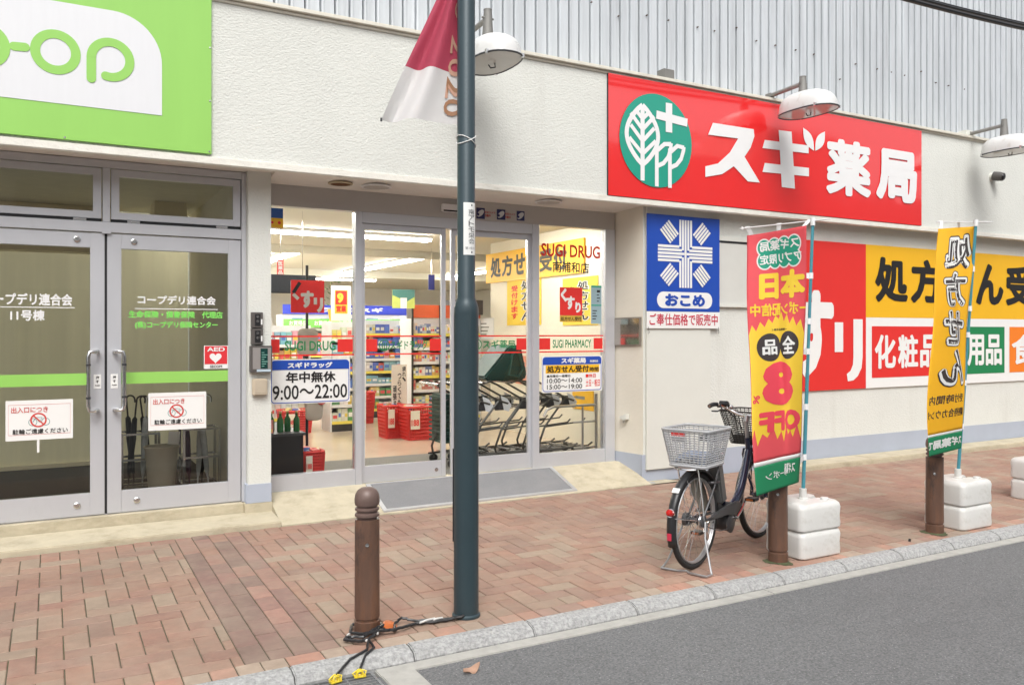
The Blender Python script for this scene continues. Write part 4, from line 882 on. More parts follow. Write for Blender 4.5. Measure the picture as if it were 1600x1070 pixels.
for z in (zt-.015, zb+.015): m_.lathe([(.006, 0), (0, .002)], wrap((w0+w1)/2+.1, z, .0515), (math.cos(aim), math.sin(aim), 0), n=8)
m_.build('pin', CHAR, S)
m_ = MB(); zc = EYE+(HORIZON-215)*4.63/F_PX-pz
m_.tube([(.054*math.cos(2*PI*i/24), .054*math.sin(2*PI*i/24), zc+.03*math.sin(2*PI*i/24+1.2)) for i in range(24)], .0028, n=5, closed=True)
m_.tube([(.054*math.cos(2*PI*i/24), .054*math.sin(2*PI*i/24), zc-.012-.03*math.sin(2*PI*i/24+1.4)) for i in range(24)], .0028, n=5, closed=True); m_.build('tie_cord', PAPER, S)
m_ = MB(); m_.tube([(-.05*.4, -.02, 4.42-pz), (-.50*cY, .50*sY, 4.42-pz)], .012, n=8); m_.build('banner_arm', CHAR, S)
# ---- street banner on the post
CLOTH_R = mat('banner_crimson', (.52, .075, .13), .7, var=.05, vscale=4, trans=.35)
CLOTH_W = mat('banner_white', (.80, .79, .79), .7, var=.03, vscale=4, trans=.3)
lat = Vector((-cY, sY, 0)); fwd = Vector((sY, cY, 0))
zbot, ztop = 2.775, 4.40
def ban(s, z):             # s from the post outwards (0..1), z height
    t = (z-zbot)/(ztop-zbot)
    wid = .50-.40*min(1, t*1.85)+.18*max(0, t-.54)*2.1*0.5
    sag = .02*s*(1-t)+.012*(1-s)*(1-t)
    p = Vector((PXY[0], PXY[1], z+sag*(1-t)))+lat*(.01+wid*s)
    fold = .045*math.sin(s*8.5+t*3.2)*(1-.35*t)+.03*math.sin(s*15+z*5)*s*(1-t*.6)+.05*s*s
    return p+fwd*(fold+.045)
S = thing('street_banner', 'crimson and white cloth banner hanging from the lamp post', 'banner', (PXY[0], PXY[1], zbot))
S.location = (0, 0, 0)
def patch(za, zb_, slope=0.0):
    m_ = MB(); ns, nz = 24, 22; vs = []; fs = []
    for i in range(ns+1):
        for j in range(nz+1):
            s = i/ns; lo = za+(slope*s if za > zbot else .03*s); hi = zb_+(slope*s if zb_ < ztop else 0); vs.append(ban(s, lo+(hi-lo)*j/nz))
    for i in range(ns):
        for j in range(nz): k = i*(nz+1)+j; fs.append((k, k+nz+1, k+nz+2, k+1))
    m_.add(vs, fs); m_.smooth = True; return m_
zs = 3.065
patch(zs, ztop, .05).build('crimson_cloth', CLOTH_R, S); patch(zbot, zs, .05).build('white_cloth', CLOTH_W, S)
GOLD = mat('bronze_print', (.38, .19, .10), .5, var=0)
def turned(s_, z_top, h, mm):
    n = len(s_); m_ = MB(); z = z_top
    for ch in s_:
        if ch == ' ': z -= h*.55; continue
        vs, fs = glyphs(ch, .012)
        m_.add([ban(.05+.22*(1-b), z-h*.8*(a))-fwd*(.006+e) for a, b, e in vs], fs); z -= h
    return m_.build('lettering', mm, S)
turned('TOKYO 202', 3.995, .128, mat('pale_gold', (.62, .36, .26), .5, var=0)); turned('20', 3.05, .125, GOLD)
m_ = MB(); p = ban(1, zbot+.03); m_.cyl(p+Vector((0, 0, -.008)), p+Vector((0, 0, .012)), .006, n=8); m_.build('eyelet', CHAR, S)
# ---- bollards
BOL = mat('bollard_brown', (.135, .075, .052), .42, .1, var=.25, vscale=5, stretch=(2.5, 2.5, .6), bump=.12, bscale=50, dirt=((.040, .032, .030), (11, 11, 4), .50, .66, .85), dirt2=((.20, .085, .04), (9, 9, 2.2), .47, .70, .75))
BOLT = mat('bollard_cap', (.15, .10, .085), .45, .1, var=.15, vscale=12, bump=.1, bscale=60)
def bollard(x, y, lab):
    S = thing('bollard', lab, 'bollard', (x, y, pav(y)), group='brown bollards along the kerb')
    m_ = MB(); m_.lathe([(.0675, 0), (.0675, .068), (.061, .071), (.061, .082), (.0665, .086), (.0655, .50), (.065, .605)], n=30); m_.smooth = True; m_.build('shaft', BOL, S)
    m_ = MB(); m_.lathe([(.052, .606), (.052, .618), (.064, .621), (.0655, .628), (.064, .636), (.055, .640), (.055, .650), (.063, .653), (.0645, .659), (.063, .665), (.053, .669), (.053, .676), (.063, .680), (.0665, .695), (.0665, .712), (.062, .737), (.050, .758), (.032, .770), (0, .776)], n=30); m_.smooth = True; m_.build('cap', BOLT, S)
    m_ = MB(); v = Vector((-x, -y, 0)).normalized(); m_.lathe([(.010, 0), (.010, .004), (0, .006)], v*.0655+Vector((0, 0, .48)), v, n=10); m_.build('rivet', STEEL, S)
    return S
bollard(1.474, 4.24, 'brown bollard in the foreground with cables knotted round its foot')
bollard(4.435, 4.16, 'brown bollard at the pink flag, its top hidden behind the flag')
bollard(6.165, 4.15, 'brown bollard at the yellow flag, beside the white flag weights')
MOSS = mat('moss', (.075, .085, .04), .95, var=.4, vscale=40, bump=.6, bscale=80)
for i, (x, y) in enumerate(((4.435, 4.16), (6.165, 4.15))):
    m_ = MB(); vs = []; n = 40
    for k in range(n):
        a = 2*PI*k/n; vs.append((x+.068*math.cos(a), y+.068*math.sin(a), pav(y)+.009))
    for k in range(n):
        a = 2*PI*k/n; r = .085+.02*random.random()+.015*math.sin(3*a+i); vs.append((x+r*math.cos(a), y+r*math.sin(a), pav(y)+.0015))
    m_.add(vs, [(k, (k+1) % n, n+(k+1) % n, n+k) for k in range(n)]); tag(m_.build('moss', MOSS), kind='stuff')
# ---- cables, reflector, clips and drain grate at the first bollard
S = thing('power_cable', 'black cables knotted round the foot of the foreground bollard and running to the lamp post', 'cable')
bx, by = 1.474, 4.24; z = pav(by)+.012
def wob(pts, r, n=7, amp=.004):
    out = [];
    for a, b in zip(pts, pts[1:]):
        for k in range(6): t = k/6; out.append(Vector(a).lerp(Vector(b), t)+Vector((random.uniform(-amp, amp), random.uniform(-amp, amp), random.uniform(0, amp))))
    out.append(Vector(pts[-1])); m_ = MB(); m_.tube(out, r, n=n); m_.smooth = True; return m_
wob([(PXY[0]-.04, PXY[1]-.06, z+.01), (1.90, 4.17, z), (1.74, 4.20, z), (1.66, 4.16, z+.01), (1.58, 4.135, z+.012), (bx+.05, by-.085, z+.02), (bx-.05, by-.095, z+.015), (bx-.10, by-.02, z+.01), (bx-.05, by+.085, z+.01), (bx+.05, by+.08, z+.01), (bx+.09, by, z+.01), (bx+.03, by-.09, z+.03)], .0085).build('cable', BLACK, S)
wob([(PXY[0]-.05, PXY[1]-.04, z), (1.86, 4.20, z), (1.75, 4.24, z), (1.68, 4.27, z+.02), (1.63, 4.25, z), (1.60, 4.16, z), (bx+.02, by-.10, z+.025), (bx-.06, by-.13, z+.02)], .0075).build('cable', BLACK, S)
wob([(bx+.07, by-.06, z+.03), (bx, by-.10, z+.03), (bx-.06, by-.115, z+.01), (bx-.13, by-.06, z+.004), (bx-.15, by-.09, z+.004), (bx-.10, by-.15, z+.004), (bx-.05, by-.165, z+.01), (bx, by-.13, z+.02)], .009).build('cable', BLACK, S)
wob([(bx-.05, by-.16, z+.012), (bx-.09, by-.26, z), (1.28, 3.93, .005), (1.18, 3.84, ROADZ+.03)], .0065, amp=.001).build('cable', BLACK, S)
wob([(bx-.05, by-.16, z+.012), (bx-.05, by-.25, z), (1.36, 3.94, .005), (1.298, 3.845, ROADZ+.03)], .0065, amp=.001).build('cable', BLACK, S)
for x, y, dx, dy in ((1.80, 4.19, .05, .012), (1.86, 4.185, .03, .005), (bx-.055, by-.165, .012, .01), (bx+.03, by-.09, .012, .02), (bx-.12, by-.05, .01, .012)): m_ = MB(); m_.tube([(x-dx, y-dy, z+.011), (x, y, z+.014), (x+dx, y+dy, z+.011)], .006, n=6); m_.build('tie', mat('pale_tie', (.62, .62, .60), .5), S)
m_ = MB(); m_.lathe([(.052, 0), (.05, .014), (.03, .022), (0, .024)], (bx+.125, by+.005, z-.008), (.35, -.35, 1), n=18, sy=.8); m_.smooth = True; tag(m_.build('reflector', mat('amber_plastic', (.50, .13, .03), .35, var=.2, vscale=30)), 'round orange reflector lying at the foot of the foreground bollard', 'reflector')
S = thing('drain_grate', 'steel bar grate over the gutter drain at the bottom edge', 'grate')
GRT = mat('grate_steel', (.30, .31, .32), .5, .6, var=.15, vscale=30, dirt=((.12, .10, .08), (9, 9, 9), .5, .75, .6))
m_ = MB(); gx0, gx1, gy0, gy1 = .575, 1.365, 3.315, 3.868; zt = ROADZ+.006
m_.box(gx0, gy1-.014, zt-.04, gx1, gy1, zt); m_.box(gx0, gy0, zt-.04, gx1, gy0+.014, zt); m_.box(gx0, gy0+.0145, zt-.04, gx0+.012, gy1-.0145, zt); m_.box(gx1-.012, gy0+.0145, zt-.04, gx1, gy1-.0145, zt); m_.build('frame', GRT, S)
m_ = MB(); y = gy0+.03
while y < gy1-.03: m_.box(gx0+.0125, y, zt-.04, gx1-.0125, y+.007, zt-.001); y += .030
m_.build('bar', GRT, S)
m_ = MB()
for x in (.71, .84, .97, 1.10, 1.23): m_.tube([(x, gy0+.015, zt-.006), (x, gy1-.015, zt-.006)], .0045, n=6)
m_.build('cross_rod', GRT, S)
m_ = MB(); m_.box(gx0-.012, gy0-.012, -.35, gx1+.012, gy1+.012, -.30); tag(m_.build('drain_pit', DARK), kind='structure')
for k, (x, y) in enumerate(((1.178, 3.822), (1.295, 3.825))):
    S = thing('cable_clip', ['yellow plastic cable clip on the grate, nearer the bottom edge', 'yellow plastic cable clip at the corner of the grate nearest the kerb joint'][k], 'clip', (x, y, zt), .2-.3*k, 'yellow cable clips'); S.scale = (.78, .78, .78)
    m_ = MB(); pts = arc(0, .018, .020, -60, 240, 12); m_.tube([(a, 0, b) for a, b in pts], .006, n=6); m_.tube([(a, .025, b) for a, b in pts], .006, n=6); m_.box(-.035, -.008, 0, .035, .033, .007); m_.tube([(-.03, .0, .008), (-.045, .01, .025), (-.02, .02, .035)], .005, n=6); m_.tube([(.03, .0, .008), (.04, .01, .03), (.015, .02, .038)], .005, n=6)
    m_.smooth = True; m_.build('clip_body', mat('yellow_plastic', (.80, .62, .05), .45), S)
# ---- fallen leaf
x, y = G(737, 1052, ROADZ); vs = []; fs = []; n = 10
for i in range(n+1):
    t = i/n; wd = .017*math.sin(PI*t)**.7*(1+.25*math.sin(9*t)); zc = .006+.02*(t-.4)**2*4; px_ = x-.045+.09*t; py_ = y+.01*math.sin(t*3)
    vs += [(px_, py_-wd, ROADZ+zc+.012*math.sin(7*t)), (px_, py_, ROADZ+zc), (px_, py_+wd, ROADZ+zc+.016)]
for i in range(n):
    for k in (0, 1): a = i*3+k; fs.append((a, a+3, a+4, a+1))
m_ = MB(); m_.add(vs, fs); m_.smooth = True; o = m_.build('fallen_leaf', mat('dry_leaf', (.42, .26, .18), .8, var=.2, vscale=40), solid=.0012); tag(o, 'dry curled brown leaf lying on the asphalt', 'leaf')
# ---- a small scrap and bottle cap on the pavement
x, y = G(1421, 845, .005); m_ = MB(); m_.cyl((x, y, pav(y)+.001), (x+.004, y, pav(y)+.022), .009, n=10); o = m_.build('litter', BLACK); tag(o, 'tiny black cap on the bricks before the yellow flag', 'litter')
# ---- flag weights: two stacked slabs, each with two lobes joined round the pole socket
WPL = mat('white_tank_plastic', (.66, .655, .63), .38, var=.05, vscale=6, bump=.05, bscale=12, dirt=((.36, .33, .27), (6, 6, 9), .52, .78, .6))
def weight(lab, x, y, z, sock, grp, dx=.42, dy=.36):
    S = thing('flag_weight', lab, 'weight', (x, y, z), random.uniform(-.02, .02), grp)
    h = .192; m_ = MB(); hx, hy = dx/2, dy/2
    # U-shaped plan: front and back lobes with a notch on the right
    def plan(k): 
        r = .045
        return arc(hx-k-r, -hy+k+r, r, -90, 0, 5)+[(hx-k, -.075)]+arc(hx-k-.07, -.045, .03, 0, 90, 3)[1:]+[(.06, -.03+.004), (.06, .03)]+[(hx-k-.03, .035), (hx-k, .07)]+arc(hx-k-r, hy-k-r, r, 0, 90, 5)+arc(-hx+k+r, hy-k-r, r, 90, 180, 5)+arc(-hx+k+r, -hy+k+r, r, 180, 270, 5)
    lv = [(.012, 0), (.002, .010), (0, .03), (.004, .09), (.0, .15), (.006, .176), (.022, h)]
    vs = []; n = len(plan(0))
    for k, zz in lv: vs += [(a, b, zz) for a, b in plan(k)]
    fs = [(j*n+i, j*n+(i+1) % n, (j+1)*n+(i+1) % n, (j+1)*n+i) for j in range(len(lv)-1) for i in range(n)]
    fs += [tuple(range(n-1, -1, -1)), tuple((len(lv)-1)*n+i for i in range(n))]
    m_.add(vs, fs); m_.smooth = True; m_.build('tank', WPL, S)
    if sock:
        m_ = MB(); m_.lathe([(.036, h-.002), (.036, h+.010), (.026, h+.014), (.026, h+.075), (.021, h+.078)], n=20); m_.smooth = True; m_.build('socket', WPL, S)
        m_ = MB(); m_.lathe([(.030, h-.003), (.030, h+.012), (.024, h+.016), (0, h+.016)], (hx-.09, -hy+.09, 0), n=16); m_.smooth = True; m_.build('filler_cap', WPL, S)
    return S
WP = [(4.79, 4.255, 'behind the bicycle and pink flag pole'), (6.60, 4.235, 'under the yellow flag pole'), (8.30, 4.50, 'at the right edge of the pavement')]
for i, (x, y, s) in enumerate(WP):
    z = pav(y-.18)
    weight('white plastic flag weight, lower one of the pair '+['beside the pink flag\'s bollard', 'under the yellow flag', 'cut off by the right edge'][i], x, y, z+.002, False, 'white flag weights')
    weight('white plastic flag weight, upper one of the pair '+['holding the pink flag pole', 'holding the yellow flag pole', 'cut off by the right edge'][i], x, y, z+.1955, True, 'white flag weights')
# ---- nobori flags
POLE = mat('flag_pole_teal', (.07, .28, .34), .35, var=.05)
FW = mat('flag_white_plastic', (.80, .80, .80), .4, var=.02)
PINK = mat('flag_pink', (.76, .105, .125), .75, var=.03, trans=.40)
FYEL = mat('flag_yellow', (.86, .52, .02), .75, var=.03, trans=.40)
FYEL2 = mat('flag_lemon', (.86, .64, .05), .75, var=.03, trans=.35)
FGRN = mat('flag_green', (.012, .24, .10), .75, var=.03, trans=.3)
FINK = mat('flag_black', (.03, .022, .022), .75, var=0, trans=.1)
FPRW = mat('flag_white', (.78, .78, .76), .75, var=0, trans=.3)
FTEAL = mat('flag_teal', (.02, .33, .21), .75, var=0, trans=.3)
FPRP = mat('flag_print_pink', (.76, .065, .10), .75, var=0, trans=.3)
def cloth(fn, ns, nz, a0=0, a1=1, b0=0, b1=1, off=0):
    m_ = MB(); vs = []; fs = []
    for i in range(ns+1):
        for j in range(nz+1): vs.append(fn(a0+(a1-a0)*i/ns, b0+(b1-b0)*j/nz, off))
    for i in range(ns):
        for j in range(nz): k = i*(nz+1)+j; fs.append((k, k+nz+1, k+nz+2, k+1))
    m_.add(vs, fs); m_.smooth = True; return m_
def on_cloth(fn, mb2d, name, m, parent, off):
    """lay a flat 2-D print (x = a, z = b, both 0..1) on both faces of the cloth"""
    me = bpy.data.meshes.new('p'); me.from_pydata([(v[0], v[2], -v[1]) for v in mb2d.v], [], mb2d.f)
    bm = bmesh.new(); bm.from_mesh(me); bmesh.ops.triangulate(bm, faces=bm.faces)
    for _ in range(4):
        es = [e for e in bm.edges if abs(e.verts[0].co.x-e.verts[1].co.x) > .07 or abs(e.verts[0].co.y-e.verts[1].co.y) > .025]
        if not es: break
        bmesh.ops.subdivide_edges(bm, edges=es, cuts=1); bmesh.ops.triangulate(bm, faces=[f for f in bm.faces if len(f.verts) > 3])
    bm.verts.index_update(); V = [(v.co.x, v.co.y, v.co.z) for v in bm.verts]; Fs = [tuple(v.index for v in f.verts) for f in bm.faces]; bm.free()
    out = MB()
    for sg in (1, -1): out.add([fn(a, b, sg*(off+e)) for a, b, e in V], Fs)
    return out.build(name, m, parent)
def nobori(name_label, base, top, tip, fn, group='shop flags along the kerb'):
    S = thing('shop_flag', name_label, 'flag', base, 0, group); S.location = (0, 0, 0)
    b, t, e = Vector(base), Vector(top), Vector(tip)
    m_ = MB(); m_.cyl(b, b.lerp(t, .45), .0135, n=14); m_.cyl(b.lerp(t, .45), t, .0115, n=14); m_.smooth = True; m_.build('pole', POLE, S)
    d = (t-e).normalized(); m_ = MB(); m_.cyl(e-d*.02, t+d*.13, .0045, n=8); m_.build('top_rod', FW, S)
    m_ = MB(); m_.cyl(t+Vector((0, 0, -.035)), t+Vector((0, 0, .02)), .017, n=12); m_.cyl(e+Vector((0, 0, -.01)), e+Vector((0, 0, .012)), .007, n=8); m_.build('top_cap', FW, S)
    for a in (.04, .5, .93):
        m_ = MB(); p = fn(a, 1, 0); q2 = fn(min(1, a+.07), 1, 0); r_ = e.lerp(t, (1-a) if False else a)
        up = Vector((0, 0, .011)); r1 = e.lerp(t, a); r2 = e.lerp(t, min(1, a+.07))
        m_.add([p, q2, r2+up, r1+up], [(0, 1, 2, 3)]); m_.build('top_loop', FW, S, solid=.004)
    for bb in ((.80, .62, .50, .28, .08)):
        p = fn(1, bb, 0); k = (p.z-b.z)/(t.z-b.z); pc = b.lerp(t, k); m_ = MB(); m_.cyl(pc+Vector((0, 0, -.022)), pc+Vector((0, 0, .022)), .0165, n=12)
        dd = (p-pc); m_.add([pc+Vector((0, 0, -.02)), p+Vector((0, 0, -.02)), p+Vector((0, 0, .02)), pc+Vector((0, 0, .02))], [(0, 1, 2, 3)]); m_.build('loop', FW, S)
    return S
def make_fn(p_tl, p_tr, p_bl, p_br, waves, pull=.0):
    tl, tr, bl, br = map(Vector, (p_tl, p_tr, p_bl, p_br)); nrm = (tr-tl).cross(Vector((0, 0, 1))).normalized()
    def fn(a, b, off):
        def base(a, b):
            L_ = bl.lerp(tl, b); Rr = br.lerp(tr, b); p = L_.lerp(Rr, a)
            k = (1-b); env = (1-abs(2*a-1)**3*.5)
            return p+nrm*waves(a, b)
        p = base(a, b)
        if off:
            e = .01; du = base(min(1, a+e), b)-base(max(0, a-e), b); dw = base(a, min(1, b+e))-base(a, max(0, b-e)); n_ = du.cross(dw); n_.normalize(); p = p+n_*off
        return p
    return fn
def dd(u, v, depth): lat_ = (u-800)/F_PX*depth; return Vector((depth*sY+lat_*cY, depth*cY-lat_*sY, EYE+(HORIZON-v)*depth/F_PX))
# pink flag: seen from the back, so its print reads mirrored
base = Vector((4.79, 4.255, .40)); top = dd(1270, 345, 6.02); tip = dd(1160, 357, 6.38)
fn1 = make_fn(dd(1166, 368, 6.36), dd(1262, 353, 6.05), dd(1187, 773, 5.42), dd(1251, 752, 5.86), lambda a, b: .07*math.sin(PI*a)*(1-b)**2+.022*math.sin(a*5+b*3.0)*(1-b*.5)+(.075*math.sin(a*8.0+.6+b*1.6))*(1-b)**.9+.012*math.sin(a*3+b*11))
S = nobori('tall pink and yellow shop flag with reversed lettering, its foot beside a bollard', base, top, tip, fn1)
cloth(fn1, 26, 70, b0=.110).build('cloth', PINK, S, solid=.0012)
cloth(fn1, 26, 12, b0=0, b1=.095).build('green_hem', FGRN, S, solid=.0012); cloth(fn1, 26, 2, b0=.095, b1=.110).build('white_band', FPRW, S, solid=.0012)
def blob(mb, cx, cz, rx, rz): return disc(mb, cx, cz, rx, 0, n=28, rz=rz)
m_ = MB()
for i in range(4):
    for j in (0, 1): blob(m_, .27+i*.175, .935-.055*j, .125, .040)
m_.box(.27, 0, .88, .80, 0, .935) if False else rect(m_, .22, .86, .875, .945, 0)
on_cloth(fn1, m_, 'white_cloud', FPRW, S, .0018)
m_ = MB()
for i in range(4):
    for j in (0, 1): blob(m_, .27+i*.175, .935-.055*j, .105, .034)
rect(m_, .22, .86, .875, .945, 0)
on_cloth(fn1, m_, 'green_cloud', FTEAL, S, .0026)
m_ = MB(); letter(m_, 'スギ薬局', .20, .89, .918, .962, 0, .03, flip=True); letter(m_, 'アプリ限定', .19, .92, .862, .905, 0, .03, flip=True); on_cloth(fn1, m_, 'lettering', FPRW, S, .0034)
m_ = MB(); letter(m_, '本日', .18, .98, .715, .832, 0, .06, flip=True); letter(m_, 'クーポン配信中', .05, 1.22, .648, .700, 0, .03, flip=True)
m_.v = [(min(v[0], .995), v[1], v[2]) for v in m_.v]; on_cloth(fn1, m_, 'lettering', FYEL2, S, .0020)
# jagged yellow burst with the offer
zz = []; n = 8
for i in range(n+1): zz += [(i/n*.98+.01, .575+(.015*i if i < 5 else .06-.015*(i-4)*.7)), ((i+.5)/n*.98+.01, .615+(.012*i if i < 5 else .05-.012*(i-4)))] if i < n else [(.99, .575)]
lo = []
for i in range(7): lo += [(.99-i/7*.98, .165+.012*(i % 3)), (.99-(i+.5)/7*.98, .225-.02*(i % 2))]
lo += [(.01, .19)]
m_ = MB(); flat(m_, zz+lo, 0); on_cloth(fn1, m_, 'yellow_burst', FYEL2, S, .0018)
m_ = MB(); blob(m_, .33, .525, .20, .055); blob(m_, .72, .530, .20, .055); on_cloth(fn1, m_, 'black_dot', FINK, S, .0026)
m_ = MB(); letter(m_, '品', .21, .45, .495, .555, 0, .03, flip=True); letter(m_, '全', .59, .86, .495, .565, 0, .03, flip=True); on_cloth(fn1, m_, 'lettering', FPRW, S, .0034)
m_ = MB(); letter(m_, '一部商品を除く', .36, .70, .588, .598, 0, .02, flip=True); on_cloth(fn1, m_, 'lettering', FINK, S, .0027)
m_ = MB(); letter(m_, '8', .20, .84, .300, .468, 0, .055, flip=True); letter(m_, '%', .04, .17, .315, .345, 0, .03, flip=True); letter(m_, 'OFF', .16, .97, .205, .282, 0, .055, flip=True); on_cloth(fn1, m_, 'lettering', FPRP, S, .0027)
m_ = MB(); letter(m_, 'クーポン', .28, .70, .040, .066, 0, .01, flip=True); letter(m_, 'スギ薬局', .60, .92, .045, .085, 0, .03, flip=True); on_cloth(fn1, m_, 'lettering', FPRW, S, .0027)
# yellow flag
base = Vector((6.60, 4.235, .40)); top = dd(1525, 347, 6.83); tip = dd(1467, 347, 7.06)
fn2 = make_fn(dd(1468, 358, 7.04), dd(1521, 352, 6.84), dd(1454, 713, 6.25), dd(1501, 700, 6.62), lambda a, b: .05*math.sin(a*4.6+.3+b*1.5)+.065*math.sin(a*6.6+b*4.4)*(1-b*.45)+.03*math.sin(b*9+a*2.5))
S = nobori('tall yellow prescription flag with white edged black lettering, reversed', base, top, tip, fn2)
cloth(fn2, 22, 70, b0=.085).build('cloth', FYEL, S, solid=.0012); cloth(fn2, 22, 10, b0=0, b1=.075).build('green_hem', FGRN, S, solid=.0012); cloth(fn2, 22, 2, b0=.075, b1=.085).build('white_band', FPRW, S, solid=.0012)
m_ = MB(); column(m_, '処方せん', .20, .92, .268, .975, 0, .085, gap=.05, flip=True); on_cloth(fn2, m_, 'dark_outline', FINK, S, .0016)
m_ = MB(); column(m_, '処方せん', .22, .90, .272, .970, 0, .062, gap=.07, flip=True); on_cloth(fn2, m_, 'white_outline', FPRW, S, .0024)
m_ = MB(); column(m_, '処方せん', .26, .86, .280, .960, 0, .015, gap=.12, flip=True); on_cloth(fn2, m_, 'lettering', FINK, S, .0032)
m_ = MB(); letter(m_, '受付時間内', .10, .88, .205, .242, 0, .015, flip=True); letter(m_, '調剤待合カウンタ', .06, .92, .145, .182, 0, .015, flip=True); on_cloth(fn2, m_, 'lettering', FINK, S, .002)
m_ = MB(); letter(m_, 'スギ薬局で', .12, .92, .022, .060, 0, .05, flip=True); on_cloth(fn2, m_, 'lettering', FPRW, S, .002)
# third flag pole, only its weights show: nothing else is in the picture
# ================================================================== BICYCLE
NAVYP = mat('navy_frame_paint', (.018, .024, .065), .22, .3, var=.04, coat=.6)
TYRE = mat('tyre', (.022, .022, .023), .75, var=.15)
SIL = mat('silver_paint', (.45, .45, .46), .3, .7)
GREYB = mat('grey_basket', (.40, .405, .415), .5, var=.04)
BWIRE = mat('black_wire', (.035, .033, .032), .45, .3)
GUNM = mat('gunmetal', (.10, .10, .105), .4, .5)
hd = math.atan2(4.72-4.31, 4.83-3.81)
BK = thing('bicycle', 'dark navy bicycle with grey rear basket and black front basket, parked on its stand', 'bicycle', (3.81, 4.31, pav(4.31)), hd)
RW = .325; WBX = 1.09
def wheel(x, turn=0.0):
    M = Matrix.Translation((x, 0, RW)) @ Matrix.Rotation(turn, 4, 'Z')
    f = lambda pts: [M @ Vector(p) for p in pts]
    N = 56
    m_ = MB(); m_.tube(f([((RW-.020)*math.cos(2*PI*i/N), 0, (RW-.020)*math.sin(2*PI*i/N)) for i in range(N)]), .020, n=10, closed=True); m_.smooth = True; t = m_.build('wheel', TYRE, BK)
    m_ = MB()
    for y in (-.011, .011): m_.tube(f([((RW-.043)*math.cos(2*PI*i/N), y, (RW-.043)*math.sin(2*PI*i/N)) for i in range(N)]), .0065, n=6, closed=True)
    m_.tube(f([((RW-.046)*math.cos(2*PI*i/N), 0, (RW-.046)*math.sin(2*PI*i/N)) for i in range(N)]), .009, n=6, closed=True); m_.smooth = True; m_.build('rim', SIL, t)
    m_ = MB()
    for i in range(32):
        a = 2*PI*i/32; b = a+(.55 if i % 4 < 2 else -.55); y = .026 if i % 2 else -.026
        m_.tube(f([(.022*math.cos(b), y, .022*math.sin(b)), ((RW-.05)*math.cos(a), 0, (RW-.05)*math.sin(a))]), .0013, n=4)
    m_.build('spoke', CHROME, t)
    m_ = MB(); m_.cyl(*f([(0, -.045, 0), (0, .045, 0)]), .018, n=12); m_.cyl(*f([(0, -.075, 0), (0, .075, 0)]), .007, n=8)
    for y in (-.028, .028): m_.cyl(*f([(0, y-.003, 0), (0, y+.003, 0)]), .030, n=14)
    m_.build('hub', GUNM, t)
    return M
wheel(0); TURN = R(-4); HX, HZ = .905, .74                # steering axis point
MF = wheel(WBX, TURN)
def mudguard(cx, a0, a1, turn=0):
    m_ = MB(); N = 26; prof = [(-.030, -.016), (-.024, -.002), (-.010, .006), (.010, .006), (.024, -.002), (.030, -.016)]; vs = []
    M = Matrix.Translation((cx, 0, RW)) @ Matrix.Rotation(turn, 4, 'Z')
    for i in range(N+1):
        a = R(a0+(a1-a0)*i/N)
        for y, dr in prof: r = RW+.022+dr; vs.append(M @ Vector((r*math.cos(a), y, r*math.sin(a))))
    k = len(prof); m_.add(vs, [(i*k+j, (i+1)*k+j, (i+1)*k+j+1, i*k+j+1) for i in range(N) for j in range(k-1)]); m_.smooth = True
    return m_.build('mudguard', BLACK, BK, solid=.002)
mg = mudguard(0, 30, 200); mudguard(WBX, 75, 225, TURN) if False else mudguard(WBX, 50, 195, TURN)
m_ = MB()
for y in (-.055, .055): m_.tube([(0, y, RW), ((RW+.015)*math.cos(R(168)), y*.55, RW+(RW+.015)*math.sin(R(168)))], .003, n=5); m_.tube([(0, y, RW), ((RW+.015)*math.cos(R(120)), y*.55, RW+(RW+.015)*math.sin(R(120)))], .003, n=5)
m_.build('mudguard_stay', CHROME, BK)
# frame: low curved step-through main tube, seat tube, stays, head tube
ST0, ST1 = Vector((.47, 0, .30)), Vector((.335, 0, .78))
def bez(p, n=18):
    p = [Vector(q) for q in p]; out = []
    for i in range(n+1):
        t = i/n; q = p[:]
        while len(q) > 1: q = [a.lerp(b, t) for a, b in zip(q, q[1:])]
        out.append(q[0])
    return out
m_ = MB(); m_.tube(bez([(.885, 0, .70), (.80, 0, .50), (.73, 0, .30), (.56, 0, .31), (.47, 0, .34)]), [.027+.004*math.sin(PI*i/18) for i in range(19)], n=14)
m_.tube([(.915, 0, .615), (.868, 0, .80)], .021, n=14); m_.tube([ST0, ST1], .018, n=12)
m_.smooth = True; m_.build('frame', NAVYP, BK)
m_ = MB()
for y in (-.055, .055): m_.tube([(.46, y*.5, .31), (.30, y, .31), (0, y, RW)], .011, n=8); m_.tube([(.36, y*.35, .69), (.18, y, .52), (0, y, RW)], .0085, n=8)
m_.smooth = True; m_.build('rear_stay', GUNM, BK)
m_ = MB(); MT = Matrix.Translation((WBX, 0, 0)) @ Matrix.Rotation(TURN, 4, 'Z') @ Matrix.Translation((-WBX, 0, 0))
for y in (-.055, .055): m_.tube([MT @ Vector(p) for p in ((.93, y*.7, .70), (.945, y, .66), (1.02, y, .50), (1.09, y, .38), (WBX, y, RW))], [.014, .014, .013, .011, .009], n=10)
m_.tube([(.93, -.04, .70), (.93, .04, .70)], .016, n=10); m_.tube([(.913, 0, .63), (.93, 0, .70)], .016, n=10)
m_.smooth = True; m_.build('front_fork', NAVYP, BK)
